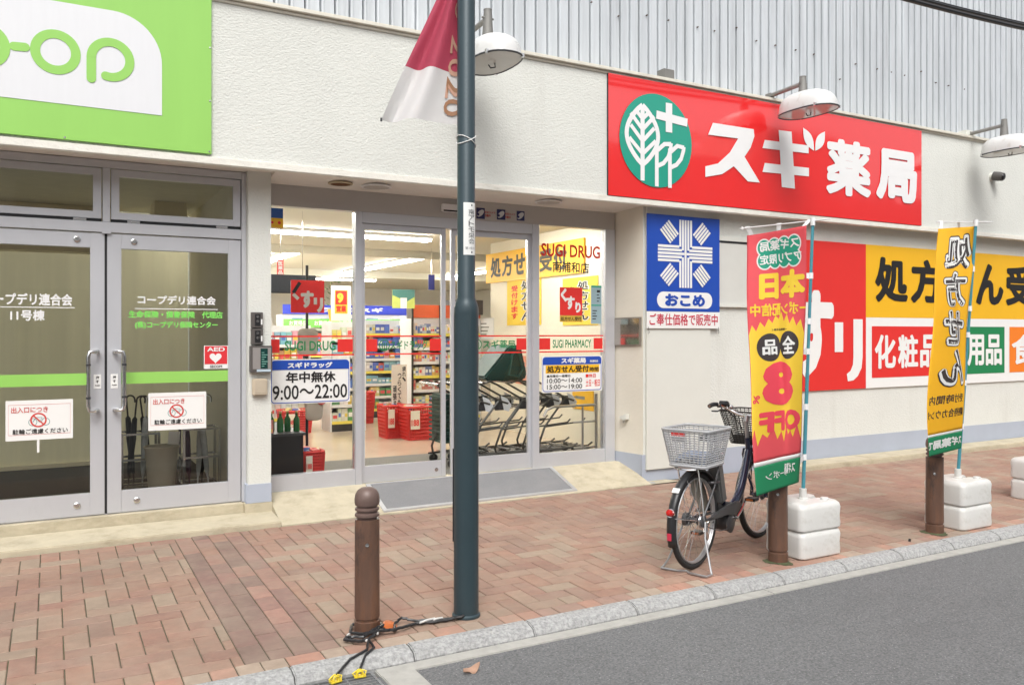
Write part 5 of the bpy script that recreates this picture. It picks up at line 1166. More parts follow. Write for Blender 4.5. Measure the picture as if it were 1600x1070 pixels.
# stem, handlebar, grips, levers
m_ = MB(); m_.tube([(.868, 0, .80), (.845, 0, .93)], .014, n=12); m_.tube([(.845, 0, .92), (.860, 0, .965)], .02, n=12); m_.smooth = True; m_.build('stem', SIL, BK)
def hb(s): return bez([(.862, 0, .965), (.885, s*.11, .945), (.89, s*.20, 1.065), (.80, s*.245, 1.05), (.735, s*.245, 1.03)], 16)
for s in (1, -1):
    pts = hb(s); m_ = MB(); m_.tube(pts, .011, n=10); m_.smooth = True; h_ = m_.build('handlebar', CHROME, BK)
    m_ = MB(); m_.tube(pts[11:], .0165, n=12); m_.smooth = True; m_.build('grip', BLACK, h_)
    m_ = MB(); c = pts[10]; m_.tube([c+Vector((.012, 0, -.012)), c+Vector((.02, -s*.012, -.03)), c+Vector((-.05, -s*.008, -.045)), c+Vector((-.11, s*.01, -.04))], .006, n=6); m_.obox(c+Vector((.008, 0, -.005)), (.035, .03, .03)); m_.build('brake_lever', GUNM, h_)
m_ = MB(); c = hb(1)[8]; m_.obox(c+Vector((0, 0, .025)), (.045, .07, .03), Matrix.Rotation(.4, 3, 'Y')); m_.build('control_panel', BLACK, BK, bevel=.004)
m_ = MB(); c = hb(1)[6]; m_.lathe([(.022, 0), (.024, .012), (.012, .026), (0, .028)], c+Vector((0, -.01, .01)), n=14); m_.smooth = True; m_.build('bell', CHROME, BK)
for s, mid in ((1, (.98, .15, .93)), (-1, (1.0, -.20, 1.14))):
    m_ = MB(); m_.tube(bez([hb(s)[9], mid, (.96, s*.03, .88), (.93, s*.02, .62)], 14), .0032, n=5); m_.build('brake_cable', BLACK, BK)
# baskets
def basket(name, cx, cy, z0, z1, lb, wb, lt, wt, mm, rows, nl, nw, r, solid_bands=0.0, dip=0.0):
    m_ = MB(); h = z1-z0
    def rect_at(t, k=0):
        l = lb+(lt-lb)*t; w_ = wb+(wt-wb)*t; z = z0+h*t; rr = .03+.01*t
        out = []
        for a, b in rrect(-l/2, l/2, -w_/2, w_/2, rr, 3): out.append((cx+a+(dip*0), cy+b, z+(dip*(a/(l/2)) if t > .7 else 0)))
        return out
    for i in range(rows+1):
        t = i/rows; m_.tube(rect_at(t), r if i < rows else r*2.2, n=5, closed=True)
    for i in range(nl+1):
        f_ = -1+2*i/nl
        for s in (1, -1): m_.tube([(cx+f_*(lb/2-.02), cy+s*wb/2, z0), (cx+f_*(lt/2-.02), cy+s*wt/2, z1)], r, n=5)
    for i in range(nw+1):
        f_ = -1+2*i/nw
        for s in (1, -1): m_.tube([(cx+s*lb/2, cy+f_*(wb/2-.02), z0), (cx+s*lt/2, cy+f_*(wt/2-.02), z1+s*0)], r, n=5)
    for i in range(1, 9): m_.tube([(cx-lb/2+lb*i/9, cy-wb/2, z0), (cx-lb/2+lb*i/9, cy+wb/2, z0)], r, n=5)
    for i in range(1, 7): m_.tube([(cx-lb/2, cy-wb/2+wb*i/7, z0), (cx+lb/2, cy-wb/2+wb*i/7, z0)], r, n=5)
    return m_
RBX = .03
b1 = basket('rear', RBX, 0, .705, .945, .30, .26, .37, .345, GREYB, 15, 9, 8, .0042).build('rear_basket', GREYB, BK)
m_ = MB()
for t in (0, 1):
    l, w_ = (.30, .26) if not t else (.372, .348); z = .705+.24*t
    pts = [(RBX+a, b, z) for a, b in rrect(-l/2, l/2, -w_/2, w_/2, .035, 4)]; m_.tube(pts, .009 if t else .012, n=7, closed=True)
m_.smooth = True; m_.build('basket_rim', GREYB, b1)
m_ = MB(); m_.obox((RBX-.181, .045, .918), (.006, .10, .024), Matrix.Rotation(-.14, 3, 'Y')); m_.build('red_badge', REDM, b1)
m_ = MB(); m_.obox((RBX-.172, .045, .880), (.005, .10, .035), Matrix.Rotation(-.14, 3, 'Y')); m_.build('name_plate', GREYB, b1)
m_ = MB(); vs = []; n = 10
for i in range(n+1):
    for j in range(n+1): a, b = -1+2*i/n, -1+2*j/n; vs.append((RBX+a*.135, b*.115, .722+.055*(1-a*a*.7)*(1-b*b*.7)+.02*math.sin(5*a+3*b)))
m_.add(vs, [(i*(n+1)+j, (i+1)*(n+1)+j, (i+1)*(n+1)+j+1, i*(n+1)+j+1) for i in range(n) for j in range(n)]); m_.smooth = True
o = m_.build('folded_cloth', mat('blue_grey_cloth', (.20, .24, .33), .85, var=.4, vscale=14)); o.parent = None; o.location = BK.location; o.rotation_euler = BK.rotation_euler; tag(o, 'crumpled blue-grey cloth lying in the grey rear basket of the bicycle', 'cloth')
FBX = 1.085
b2 = basket('front', FBX, 0, .735, .985, .26, .36, .36, .50, BWIRE, 15, 11, 13, .003).build('front_basket', BWIRE, BK)
m_ = MB(); m_.box(FBX-.12, -.15, .735, FBX+.12, .15, .744); m_.tube([(.93, .03, .74), (.99, .05, .738)], .008, n=6); m_.tube([(.93, -.03, .74), (.99, -.05, .738)], .008, n=6)
for s in (1, -1): m_.tube([(FBX+.10, s*.10, .74), (1.10, s*.065, .52), (WBX, s*.068, RW)], .005, n=6)
m_.build('basket_carrier', BWIRE, BK)
m_ = MB(); m_.box(FBX-.123, -.151, .747, FBX+.123, .151, .80); m_.build('basket_liner', mat('liner', (.10, .095, .09), .7), b2)
# saddle on its post, behind the grey basket
m_ = MB(); m_.tube([ST1-(ST1-ST0)*.05, ST1+Vector((-.02, 0, .06))], .0125, n=10); m_.smooth = True; m_.build('seat_post', SIL, BK)
m_ = MB(); vs = []; L = [(-.12, .085, .0), (-.09, .10, .01), (-.03, .095, .012), (.04, .055, .006), (.10, .03, .0), (.15, .022, -.006)]
for x, wd, dz in L:
    for k in range(9): a = PI*k/8; vs.append((.315+x+.03, wd*math.cos(a), .855+dz+.045*math.sin(a)-.02))
m_.add(vs, [(i*9+k, i*9+k+1, (i+1)*9+k+1, (i+1)*9+k) for i in range(5) for k in range(8)]+[tuple(range(9)), tuple(range(45, 54))]+[(i*9, i*9+9, i*9+17, i*9+8) for i in range(5)]); m_.smooth = True; m_.build('saddle', BLACK, BK)
# battery behind the seat tube, motor unit, chain case, crank and pedals
dv_ = (ST1-ST0).normalized()
m_ = MB(); q_rot = dv_.to_track_quat('Z', 'Y').to_matrix(); m_.obox((ST0+ST1)/2+Vector((-.055, 0, .01)), (.085, .085, .34), q_rot); m_.build('battery', mat('battery_grey', (.13, .13, .13), .4), BK, bevel=.015, smooth=True)
m_ = MB(); m_.obox((ST0+ST1)/2+Vector((-.085, 0, .165)), (.10, .09, .045), q_rot); m_.build('battery_handle', BLACK, BK, bevel=.01)
m_ = MB(); m_.lathe([(.0, -.06), (.085, -.055), (.095, -.03), (.095, .03), (.085, .055), (0, .06)], (.47, 0, .275), (0, 1, 0), n=24, sx=1.15, sy=.9); m_.smooth = True; m_.build('motor_unit', mat('motor_black', (.03, .03, .032), .4), BK)
m_ = MB(); m_.lathe([(.062, 0), (.066, .012), (.045, .022), (.02, .024), (0, .024)], (.43, -.056, .235), (0, -1, 0), n=22); m_.smooth = True; m_.build('motor_cap', GUNM, BK)
m_ = MB()
for k in range(3): m_.cyl((0, -.050-.006*k, RW), (0, -.054-.006*k, RW), .050-.008*k, n=20)
m_.tube([(.02, -.07, RW-.01), (.03, -.075, RW-.07), (.05, -.07, RW-.12), (.03, -.065, RW-.10)], .009, n=7); m_.lathe([(.024, -.004), (.024, .004)], (.045, -.07, RW-.11), (0, 1, 0), n=14); m_.build('rear_sprocket', CHROME, BK)
m_ = MB(); m_.tube([(.05, -.060, RW+.04), (.30, -.064, .345), (.44, -.066, .335)], .004, n=5); m_.tube([(.05, -.060, RW-.045), (.26, -.064, .215), (.42, -.066, .205)], .004, n=5); m_.build('chain', GUNM, BK)
m_ = MB(); pl = [(.60, .315), (.585, .365), (.50, .385), (.34, .378), (.14, .352), (.10, .33), (.14, .315), (.36, .31), (.48, .285)]
m_.poly([(x, -.062, z) for x, z in pl], (0, -.018, 0)); m_.build('chain_case', mat('chain_case', (.075, .075, .078), .35), BK, bevel=.006)
m_ = MB(); pl = [(.55, .35), (.40, .40), (.22, .385), (.12, .355), (.25, .33), (.45, .31)]
m_.poly([(x, .055, z) for x, z in pl], (0, .012, 0)); m_.build('side_cover', GUNM, BK, bevel=.004)
m_ = MB(); m_.cyl((.47, -.105, .275), (.47, .095, .275), .012, n=10); m_.tube([(.47, -.095, .275), (.53, -.105, .33), (.585, -.11, .39)], .0105, n=8); m_.tube([(.47, .09, .275), (.41, .10, .22), (.355, .105, .16)], .0105, n=8); m_.smooth = True; m_.build('crank', CHROME, BK)
for c in ((.59, -.155, .395), (.35, .15, .155)):
    m_ = MB(); m_.obox(c, (.085, .075, .022)); p_ = m_.build('pedal', BLACK, BK, bevel=.004)
    m_ = MB()
    for s in (1, -1): m_.obox((c[0]+s*.044, c[1], c[2]), (.004, .05, .014))
    m_.build('pedal_reflector', mat('amber_plastic', (.50, .13, .03), .35), p_)
# rear hub gear, lights, carrier, stand, wheel lock, chain tensioner
m_ = MB(); m_.cyl((0, -.07, RW), (0, -.05, RW), .04, n=16); m_.cyl((0, .045, RW), (0, .075, RW), .045, n=16); m_.tube([(.03, .07, RW), (.14, .065, RW-.02)], .006, n=6); m_.smooth = True; m_.build('hub_brake', GUNM, BK)
m_ = MB()
for s in (1, -1): m_.tube([(.33, s*.03, .69), (.20, s*.07, .69), (-.14, s*.075, .69), (-.17, s*.04, .69), (-.175, 0, .69)], .006, n=7); m_.tube([(-.10, s*.075, .69), (-.02, s*.07, .45), (0, s*.068, RW)], .0055, n=7)
for x in (-.10, .02, .14): m_.tube([(x, -.075, .69), (x, .075, .69)], .005, n=6)
m_.smooth = True; m_.build('rear_carrier', CHROME, BK)
a = R(163); c = Vector(((RW+.035)*math.cos(a), 0, RW+(RW+.035)*math.sin(a)))
m_ = MB(); m_.lathe([(.018, -.01), (.022, 0), (.022, .018), (.015, .027), (0, .030)], c, (math.cos(a), 0, math.sin(a)), n=16); m_.smooth = True; m_.build('tail_light', mat('red_lens', (.48, .012, .010), .2), BK)
m_ = MB(); m_.lathe([(.028, -.015), (.028, .0)], c-Vector((math.cos(a), 0, math.sin(a)))*.004, (math.cos(a), 0, math.sin(a)), n=16); m_.build('tail_light_bezel', CHROME, BK)
m_ = MB(); a = R(138); m_.obox(((RW+.032)*math.cos(a), 0, RW+(RW+.032)*math.sin(a)), (.004, .05, .035), Matrix.Rotation(-a+PI/1, 3, 'Y')); m_.build('sticker', PAPER, mg)
m_ = MB(); a = R(178); m_.obox(((RW+.031)*math.cos(a), 0, RW+(RW+.031)*math.sin(a)-.06), (.004, .03, .045)); m_.build('sticker', mat('crimson_print', (.55, .03, .07), .5), mg)
# stand: wide double-legged wire stand on the ground behind the rear wheel
m_ = MB()
for s in (1, -1): m_.tube([(0, s*.078, RW), (-.035, s*.095, .22), (-.085, s*.155, .05), (-.105, s*.175, .012)], .0075, n=8)
m_.tube([(-.105, .175, .012), (-.16, .165, .009), (-.155, .05, .009), (-.12, .0, .009), (-.155, -.05, .009), (-.16, -.165, .009), (-.105, -.175, .012)], .0075, n=8)
m_.smooth = True; m_.build('stand', SIL, BK)
m_ = MB(); m_.tube([(.055*math.cos(t)+.235, .058*math.sin(t), .555) for t in [2*PI*i/18*.8+.6 for i in range(19)]], .011, n=8); m_.obox((.255, .07, .565), (.05, .035, .05)); m_.build('wheel_lock', GUNM, BK)
m_ = MB(); vs = []; N = 14                                # pale skirt guard on the rear wheel
for i in range(N+1):
    a = R(70+78*i/N-65)
    for r in (.16, RW-.02): vs.append((r*math.cos(a), .045, RW+r*math.sin(a)))
m_.add(vs, [(2*i, 2*i+2, 2*i+3, 2*i+1) for i in range(N)]); m_.build('dress_guard', mat('smoked_plastic', (.30, .27, .23), .35), BK, solid=.002)
m_ = MB(); m_.lathe([(.03, -.03), (.038, 0), (.036, .02), (0, .03)], (1.24, 0, .70), (1, 0, -.15), n=16); m_.smooth = True; m_.build('headlamp', GUNM, BK)
# ================================================================== INSIDE THE OFFICE ENTRANCE
def umbrella_stand(lab, x, y, w_, d_, h, seed):
    S = thing('umbrella_stand', lab, 'umbrella stand', (x, y, .195), 0, 'umbrella stands in the office entrance')
    m_ = MB()
    for a in (0, w_):
        for b in (0, d_): m_.box(a-.011, b-.011, 0, a+.011, b+.011, h)
    for z in (.06, h*.55, h): 
        for b in (0, d_): m_.box(.0115, b-.009, z-.009, w_-.0115, b+.009, z+.009)
        for a in (0, w_): m_.box(a-.009, .0115, z-.009, a+.009, d_-.0115, z+.009)
    m_.build('frame', STEEL, S)
    m_ = MB(); m_.box(.012, .012, .02, w_-.012, d_-.012, .03); m_.build('drip_tray', BLACK, S)
    return S
def umbrella(lab, x, y, ang, mm, hook=True, h=.85):
    S = thing('umbrella', lab, 'umbrella', (x, y, .226), 0, 'umbrellas in the stands'); dx = math.sin(ang)
    ax = Vector((dx, .05, 1)).normalized()
    m_ = MB(); m_.lathe([(.004, 0), (.008, .08), (.020, .14), (.030, .42), (.022, .60), (.008, .62)], (0, 0, 0), ax, n=10); m_.build('canopy', mm, S)
    m_ = MB(); b = ax*.62; pts = [b, ax*(h-.08)]
    side_ = Vector((1, 0, 0)); c = ax*(h-.08)+side_*.035
    pts += [c+side_*(-.035*math.cos(t))+ax*(.035*math.sin(t)) for t in [PI*i/8 for i in range(1, 9)]]+[c+side_*.035-ax*.03]
    m_.tube(pts, .008, n=7); m_.smooth = True; m_.build('handle', mat('umbrella_handle', (.05, .04, .035), .4) if mm is not MATS['clear_vinyl'] else PAPER, S)
CV = mat('clear_vinyl', (.55, .57, .58), .25, var=.2, vscale=15); DU = mat('dark_umbrella', (.02, .02, .025), .6); PU = mat('plum_umbrella', (.07, .02, .05), .6)
umbrella_stand('silver umbrella stand behind the glass, left of the beige bin', .55, 8.05, .30, .26, .50, 1)
umbrella_stand('silver umbrella stand behind the glass, right of the beige bin', 1.02, 7.75, .30, .26, .55, 2)
i = 0
for x, y, an, mm, lab in ((.60, 8.12, .10, DU, 'black folded umbrella in the left stand, at its left end'), (.66, 8.22, -.08, DU, 'black folded umbrella in the left stand, at the back'), (.72, 8.12, .05, CV, 'clear vinyl umbrella in the left stand'), (.80, 8.15, -.12, DU, 'black folded umbrella in the left stand, at its right end'), (1.08, 7.83, -.05, PU, 'plum coloured umbrella in the right stand'), (1.15, 7.86, .06, CV, 'clear vinyl umbrella in the middle of the right stand'), (1.24, 7.83, -.10, CV, 'clear vinyl umbrella leaning at the right end of the right stand'), (1.20, 7.95, .02, DU, 'black umbrella at the back of the right stand')): umbrella(lab, x, y, an, mm)
S = thing('waste_bin', 'round beige plastic bin between the two umbrella stands', 'bin', (.835, 7.70, .194))
m_ = MB(); m_.lathe([(.10, 0), (.135, .40), (.14, .41), (.14, .43), (.132, .43), (.128, .40), (.097, .01), (0, .01)], n=26); m_.smooth = True; m_.build('body', mat('beige_bin', (.50, .44, .34), .5), S)
m_ = MB(); m_.tube([(.139*math.cos(2*PI*k/26), .139*math.sin(2*PI*k/26), .425) for k in range(26)], .009, n=6, closed=True); m_.build('rim', mat('beige_bin', (.50, .44, .34), .5), S)
m_ = MB(); m_.obox((.09, -.06, .50), (.09, .003, .11), Matrix.Rotation(.1, 3, 'Y')); o = m_.build('paper_note', PAPER, S)
# ================================================================== INSIDE THE DRUGSTORE
TUBE = mat('lit_tube', (1, .98, .93), .5, var=0, emit=38)
def tube_light(lab, x, y, ln, along_x, z=2.86, grp='ceiling tube lights in the shop'):
    S = thing('ceiling_light', lab, 'ceiling light', (x, y, z), 0 if along_x else PI/2, grp)
    m_ = MB(); m_.box(-ln/2, -.09, .02, ln/2, .09, .055); m_.build('housing', WHITE, S)
    for s in (-1, 1):
        m_ = MB(); m_.box(-ln/2+.02, s*.06-.015, -.008, ln/2-.02, s*.06+.015, .019); m_.build('tube', TUBE, S)
tube_light('long lit ceiling light nearest the shop front, running along the facade', 2.9, 10.6, 3.4, True)
tube_light('lit ceiling light high behind the top edge of the left shop window', 2.60, 8.25, 1.7, True, 2.852)
tube_light('long lit ceiling light running away into the shop behind the left sliding door', 5.55, 16.0, 5.6, False)
tube_light('lit ceiling light running into the shop above the red medicine panel', 3.4, 15.0, 4.5, False)
tube_light('lit ceiling light deep in the shop at far left', 2.0, 15.5, 5.0, False)
tube_light('lit ceiling light across the back of the shop', 4.5, 19.5, 5.0, True)
tube_light('lit ceiling light in the right bay before the partition wall', 4.9, 8.6, 1.5, False, 2.88)
tube_light('lit ceiling light beyond the dark shelf top at right', 8.0, 15.0, 5.0, False)
PAL = [(.75, .70, .62), (.62, .10, .08), (.70, .45, .08), (.12, .30, .12), (.10, .16, .45), (.70, .35, .40), (.80, .78, .74), (.45, .25, .12), (.72, .62, .25), (.25, .45, .55), (.75, .72, .70)]
GOODS = mat('packaged_goods', (.5, .5, .5), .45, var=.1, vscale=20, attr=True)
def shelf(lab, x0, x1, y, levels, depth=.42, z0=.2, zt=1.95, head=None, headtxt=None, price=True, pal=PAL, bw=(.045, .11)):
    S = thing('shelf_unit', lab, 'shelf', ((x0+x1)/2, y, z0), 0, 'shop shelves'); S.location = (0, 0, 0)
    m_ = MB(); m_.box(x0, y+depth, z0, x1, y+depth+.02, zt); m_.box(x0-.02, y+.01, z0, x0-.001, y+depth+.02, zt); m_.box(x1+.001, y+.01, z0, x1+.02, y+depth+.02, zt); m_.build('back_panel', WHITE, S)
    m_ = MB(); m_.box(x0, y+.02, z0, x1, y+depth-.001, z0+.12); m_.build('plinth', CHAR, S)
    g = MB(); n = levels
    for k in range(n):
        z = z0+.14+k*(zt-z0-.16)/n; nx_ = z+(zt-z0-.16)/n
        m_ = MB(); m_.box(x0, y, z-.018, x1, y+depth-.001, z); sh = m_.build('shelf_board', WHITE, S)
        if price: m_ = MB(); m_.box(x0, y-.006, z-.035, x1, y-.001, z+.008); m_.build('price_rail', mat('price_rail'+str(k % 3), [(.85, .72, .12), (.82, .82, .80), (.80, .80, .78)][k % 3], .5), sh)
        x = x0+.01; base_c = random.choice(pal)
        while x < x1-bw[1]-.003:
            wd = random.uniform(*bw); c = random.choice(pal) if random.random() < .6 else base_c; hh = (nx_-z-.03)*random.uniform(.55, .95); rep = random.choice((1, 2, 2, 3))
            for _ in range(rep):
                if x+wd > x1: break
                cc = tuple(min(.9, q*random.uniform(.85, 1.1)) for q in c); yo = y+.015+random.uniform(0, .02)
                g.box(x, yo, z+.001, x+wd*.93, yo+.10, z+hh, cc)
                lab_c = random.choice([(.85, .84, .80), (.8, .6, .1), (.7, .1, .1), (.1, .2, .5)]); g.box(x+wd*.12, yo-.0015, z+hh*.35, x+wd*.80, yo-.0002, z+hh*random.uniform(.55, .75), lab_c); x += wd
    o = g.build('packaged_goods', GOODS); tag(o, kind='stuff')
    if head:
        m_ = MB(); m_.box(x0, y-.02, zt+.01, x1, y+.01, zt+.20); hp = m_.build('header_board', head, S)
        if headtxt: ltr(hp, headtxt, PAPER, x0+(x1-x0)*.2, x1-(x1-x0)*.2, zt+.055, zt+.155, y-.0225, .04)
    return S
SA = shelf('tall shelf of packaged goods right of the red baskets with orange header', 4.62, 5.72, 11.3, 7, zt=1.80, head=mat('header_red', (.72, .13, .05), .5), bw=(.03, .06), pal=[(.78, .76, .72), (.74, .72, .68), (.70, .62, .40), (.62, .25, .2), (.2, .25, .5), (.78, .74, .66), (.5, .6, .65), (.70, .50, .15)])
for x in (4.60, 5.04):
    m_ = MB(); m_.box(x-.012, 11.24, .2, x+.012, 11.265, 2.0); m_.build('post', BLACK, SA)
shelf('shelf of blue and purple packs behind the white card', 4.50, 5.25, 13.0, 7, zt=1.80, pal=PAL+[(.1, .15, .5), (.3, .4, .6)])
shelf('narrow shelf end beside the left sliding door frame', 3.45, 3.93, 11.4, 6, zt=1.75)
shelf('long shelf at the back of the shop with blue header', 4.0, 6.6, 16.5, 6, zt=1.95, head=mat('header_blue', (.03, .05, .45), .5), headtxt='ドラッグスギ', bw=(.05, .14))
shelf('low shelf seen through the left shop window', 2.45, 3.35, 12.2, 5, zt=1.70)
shelf('shelf at the far left of the shop with dark bottles', 1.7, 2.40, 10.5, 5, zt=1.78, pal=[(.02, .02, .02), (.05, .04, .05), (.4, .1, .08), (.6, .58, .5)])
shelf('back wall shelf at far left', 1.8, 3.9, 18.5, 6, zt=1.95, bw=(.06, .14))
m_ = MB(); m_.box(4.0, 16.40, 1.70, 6.6, 16.43, 1.86); o = m_.build('promotion_strip', mat('strip_green', (.18, .62, .10), .5)); tag(o, 'bright green promotion strip below the blue shelf header', 'sign')
m_ = MB()
for k in range(5): letter(m_, 'お買得品', 4.1+k*.5, 4.45+k*.5, 1.735, 1.83, 16.397, .03)
m_.build('lettering', PAPER, o)
m_ = MB(); m_.box(5.22, 11.15, 1.86, 5.70, 11.5, 2.08); o = m_.build('stock_box', mat('dark_box', (.06, .05, .045), .6), bevel=.004); tag(o, 'dark storage box on top of the right-hand shelf', 'box')
# posters and displays inside
def poster(name, lab, x0, x1, z0, z1, y, mm, th=.01):
    S = thing(name, lab, 'poster'); S.location = (0, 0, 0)
    m_ = MB(); m_.box(x0, y, z0, x1, y+th, z1); m_.build('board', mm, S); return S
def at_(u, v, Y): return P(u, v, Y)
x0, z1 = at_(523, 453, 11.0); x1, z0 = at_(543, 490, 11.0)
S = poster('hours_poster', 'red and yellow opening at nine poster hung behind the left shop window', x0-.05, x1+.05, z0-.1, z1+.06, 11.0, PAPER)
m_ = MB(); rect(m_, x0, x1, z0, z1, 10.998); f = m_.build('yellow_face', PYEL, S)
m_ = MB(); rect(m_, x0+.01, x1-.01, z0+(z1-z0)*.38, z1-.01, 10.996); f2 = m_.build('red_face', REDM, f); ltr(f2, '9', PYEL, x0+.03, x0+.12, z0+(z1-z0)*.45, z1-.04, 10.994, .06); ltr(f, '営業', REDM, x0+.02, x1-.02, z0+.02, z0+(z1-z0)*.34, 10.996, .04)
x0, z1 = at_(613, 452, 11.1); x1, z0 = at_(648, 482, 11.1); S = poster('green_poster', 'green and yellow poster on the red-header shelf', x0, x1, z0, z1, 11.1, mat('poster_lime', (.55, .62, .15), .6))
m_ = MB(); flat(m_, [(x0, z1), (x1, z1), (x1, z1-.10), (x0+.22, z1-.17), (x0+.1, z1-.12), (x0, z1-.08)], 11.098); m_.build('dark_header', mat('poster_teal', (.06, .18, .16), .6), S)
m_ = MB(); rect(m_, x0+.12, x0+.22, z0, z0+.15, 11.097); m_.build('white_panel', PAPER, S)
x0, z1 = at_(612, 570, 10.6); x1, z0 = at_(636, 640, 10.6); S = thing('standing_card', 'tall white card with vertical black lettering standing in the red basket', 'card'); S.location = (0, 0, 0)
m_ = MB(); m_.box(x0, 10.6, z0, x1, 10.61, z1); m_.build('board', mat('card_cream', (.80, .73, .64), .6), S); w = x1-x0; h = z1-z0
m_ = MB(); column(m_, '疲れ、', x0+w*.68, x0+w*.92, z0+h*.62, z1-.02, 10.598, .02); column(m_, 'つらくても', x0+w*.38, x0+w*.62, z0+h*.1, z0+h*.82, 10.598, .02); column(m_, '頑張る', x0+w*.08, x0+w*.32, z0+h*.05, z0+h*.55, 10.598, .02); m_.build('lettering', INK, S)
RB = mat('red_basket', (.60, .035, .03), .45, var=.05)
def red_basket(lab, x, y, w_, d_, h):
    S = thing('display_basket', lab, 'basket', (x, y, .203), 0, 'red display baskets'); m_ = MB()
    rows = 9
    for i in range(rows+1):
        t = i/rows; k = .86+.14*t; m_.tube([(a*k, b*k, h*t+.008) for a, b in rrect(-w_/2, w_/2, -d_/2, d_/2, .04, 3)], .010 if i < rows else .016, n=5, closed=True)
    for i in range(13):
        f_ = -1+2*i/12
        for s in (1, -1): m_.tube([(f_*w_*.42*.95, s*d_/2*.86, 0), (f_*w_*.47, s*d_/2, h)], .008, n=4); m_.tube([(s*w_/2*.86, f_*d_*.42*.95, 0), (s*w_/2, f_*d_*.47, h)], .008, n=4)
    m_.build('lattice', RB, S); m_ = MB(); k = .83; m_.box(-w_/2*k, -d_/2*k, .01, w_/2*k, d_/2*k, h*.80); m_.build('liner', RB, S)
    m_ = MB(); m_.box(-w_*.42, -d_/2-.022, h*.35, -w_*.12, -d_/2-.018, h*.92); pc = m_.build('price_card', mat('price_cream', (.78, .72, .60), .6), S)
    ltr(pc, '188', REDM, -w_*.40, -w_*.15, h*.45, h*.65, -d_/2-.024, .03)
    g = MB()
    for _ in range(24): a, b = random.uniform(-.38, .38)*w_, random.uniform(-.38, .38)*d_; s = random.uniform(.05, .09); g.obox((a, b, h*.92+random.uniform(-.03, .04)), (s, s*.7, s*.6), Matrix.Rotation(random.uniform(0, 3), 3, 'Z') @ Matrix.Rotation(random.uniform(-.5, .5), 3, 'X'), random.choice(PAL))
    o = g.build('loose_goods', GOODS); o.location = S.location; tag(o, kind='stuff')
red_basket('large red lattice basket of goods in front of the right shelf', 4.22, 10.15, .42, .36, .42); red_basket('red lattice basket with price card left of the larger one', 3.98, 10.45, .30, .34, .42)
red_basket('red basket with price card at the left sliding door frame', 4.20, 12.4, .34, .4, .46); red_basket('red basket far behind the left shop window', 2.98, 11.6, .42, .36, .3)
# black counter by the window with bottles, small red basket
S = thing('window_counter', 'low black counter behind the left shop window', 'counter'); S.location = (0, 0, 0)
m_ = MB(); m_.box(1.645, 7.60, .206, 2.03, 8.6, .655); m_.build('cabinet', mat('counter_black', (.012, .012, .013), .35), S); m_ = MB(); m_.box(1.642, 7.58, .656, 2.05, 8.62, .68); m_.build('top', CHAR, S)
for k in range(5):
    x = 1.70+.075*k; y = 7.72+.04*(k % 2); S = thing('bottle', ['green bottle on the black counter, farthest left', 'green bottle on the black counter, second from the left', 'green bottle in the middle of the black counter', 'green bottle on the black counter, second from the right', 'green bottle at the right end of the black counter'][k], 'bottle', (x, y, .681), 0, 'green bottles on the counter')
    m_ = MB(); m_.lathe([(.028, 0), (.030, .01), (.030, .11), (.012, .145), (.012, .17), (0, .17)], n=12); m_.smooth = True; m_.build('body', mat('bottle_green', (.03, .16, .05), .25), S)
    m_ = MB(); m_.cyl((0, 0, .171), (0, 0, .19), .014, n=10); m_.build('cap', mat('bottle_cap', (.45, .30, .10), .4), S)
m_ = MB(); m_.box(1.648, 7.585, .69, 1.755, 7.592, .81); o = m_.build('price_card', mat('card_pink', (.75, .28, .25), .6)); tag(o, 'pink price card at the left end of the black counter', 'card')
m_ = MB(); m_.box(1.655, 7.583, .70, 1.745, 7.5845, .73); m_.build('yellow_corner', PYEL, o)
S = thing('wire_stand', 'slim black display stand with round beige cards behind the left shop window', 'display stand', (2.20, 8.1, .205))
m_ = MB(); m_.cyl((0, 0, .01), (0, 0, 2.05), .014, n=10); m_.build('post', BLACK, S)
m_ = MB(); m_.box(-.16, -.14, 0, .16, .14, .012); m_.build('foot', BLACK, S)
BEI = mat('beige_pouch', (.50, .44, .37), .8, var=.12, vscale=5)
for nm_, cx, cz, w_, h_, mm in (('upper_pouch', .0, 1.30, .20, .26, BEI), ('lower_pouch', .06, .70, .17, .34, BEI), ('red_pouch', .13, .78, .10, .20, mat('pouch_red', (.55, .10, .08), .6))):
    m_ = MB(); m_.poly([(cx+a_, -.02 if mm is BEI else -.035, cz+b_) for a_, b_ in rrect(-w_/2, w_/2, -h_/2, h_/2, .05)], (0, -.03, 0)); m_.smooth = True; m_.build(nm_, mm, S, bevel=.01)
red_basket('small red basket standing beside the black counter', 2.17, 7.85, .20, .24, .26)
m_ = MB(); m_.box(1.66, 9.0, 2.02, 2.55, 9.05, 2.22); o = m_.build('hanging_board', mat('board_black', (.02, .022, .026), .4), bevel=.01); tag(o, 'black board hung high behind the left shop window', 'board')
m_ = MB()
for x in (1.8, 2.4): m_.cyl((x, 9.02, 2.2205), (x, 9.02, 2.918), .004, n=6)
m_.build('hanger', CHROME, o)
x0, z1 = at_(433, 405, 9.6); x1, z0 = at_(443, 432, 9.6)
m_ = MB(); m_.box(x0, 9.6, z0, x1, 9.61, z1); o = m_.build('hanging_tag', REDM); tag(o, 'narrow red hanging tag with white lettering, top left inside the shop', 'tag')
m_ = MB(); column(m_, '医薬品', x0+.01, x1-.01, z0+.02, z1-.02, 9.598, .03); m_.build('lettering', PAPER, o)
m_ = MB(); m_.cyl((x0+.04, 9.605, z1), (x0+.04, 9.605, 2.918), .003, n=6); m_.build('hanger', CHROME, o)
x0, z1 = at_(670, 429, 12.0); x1, z0 = at_(679, 453, 12.0)
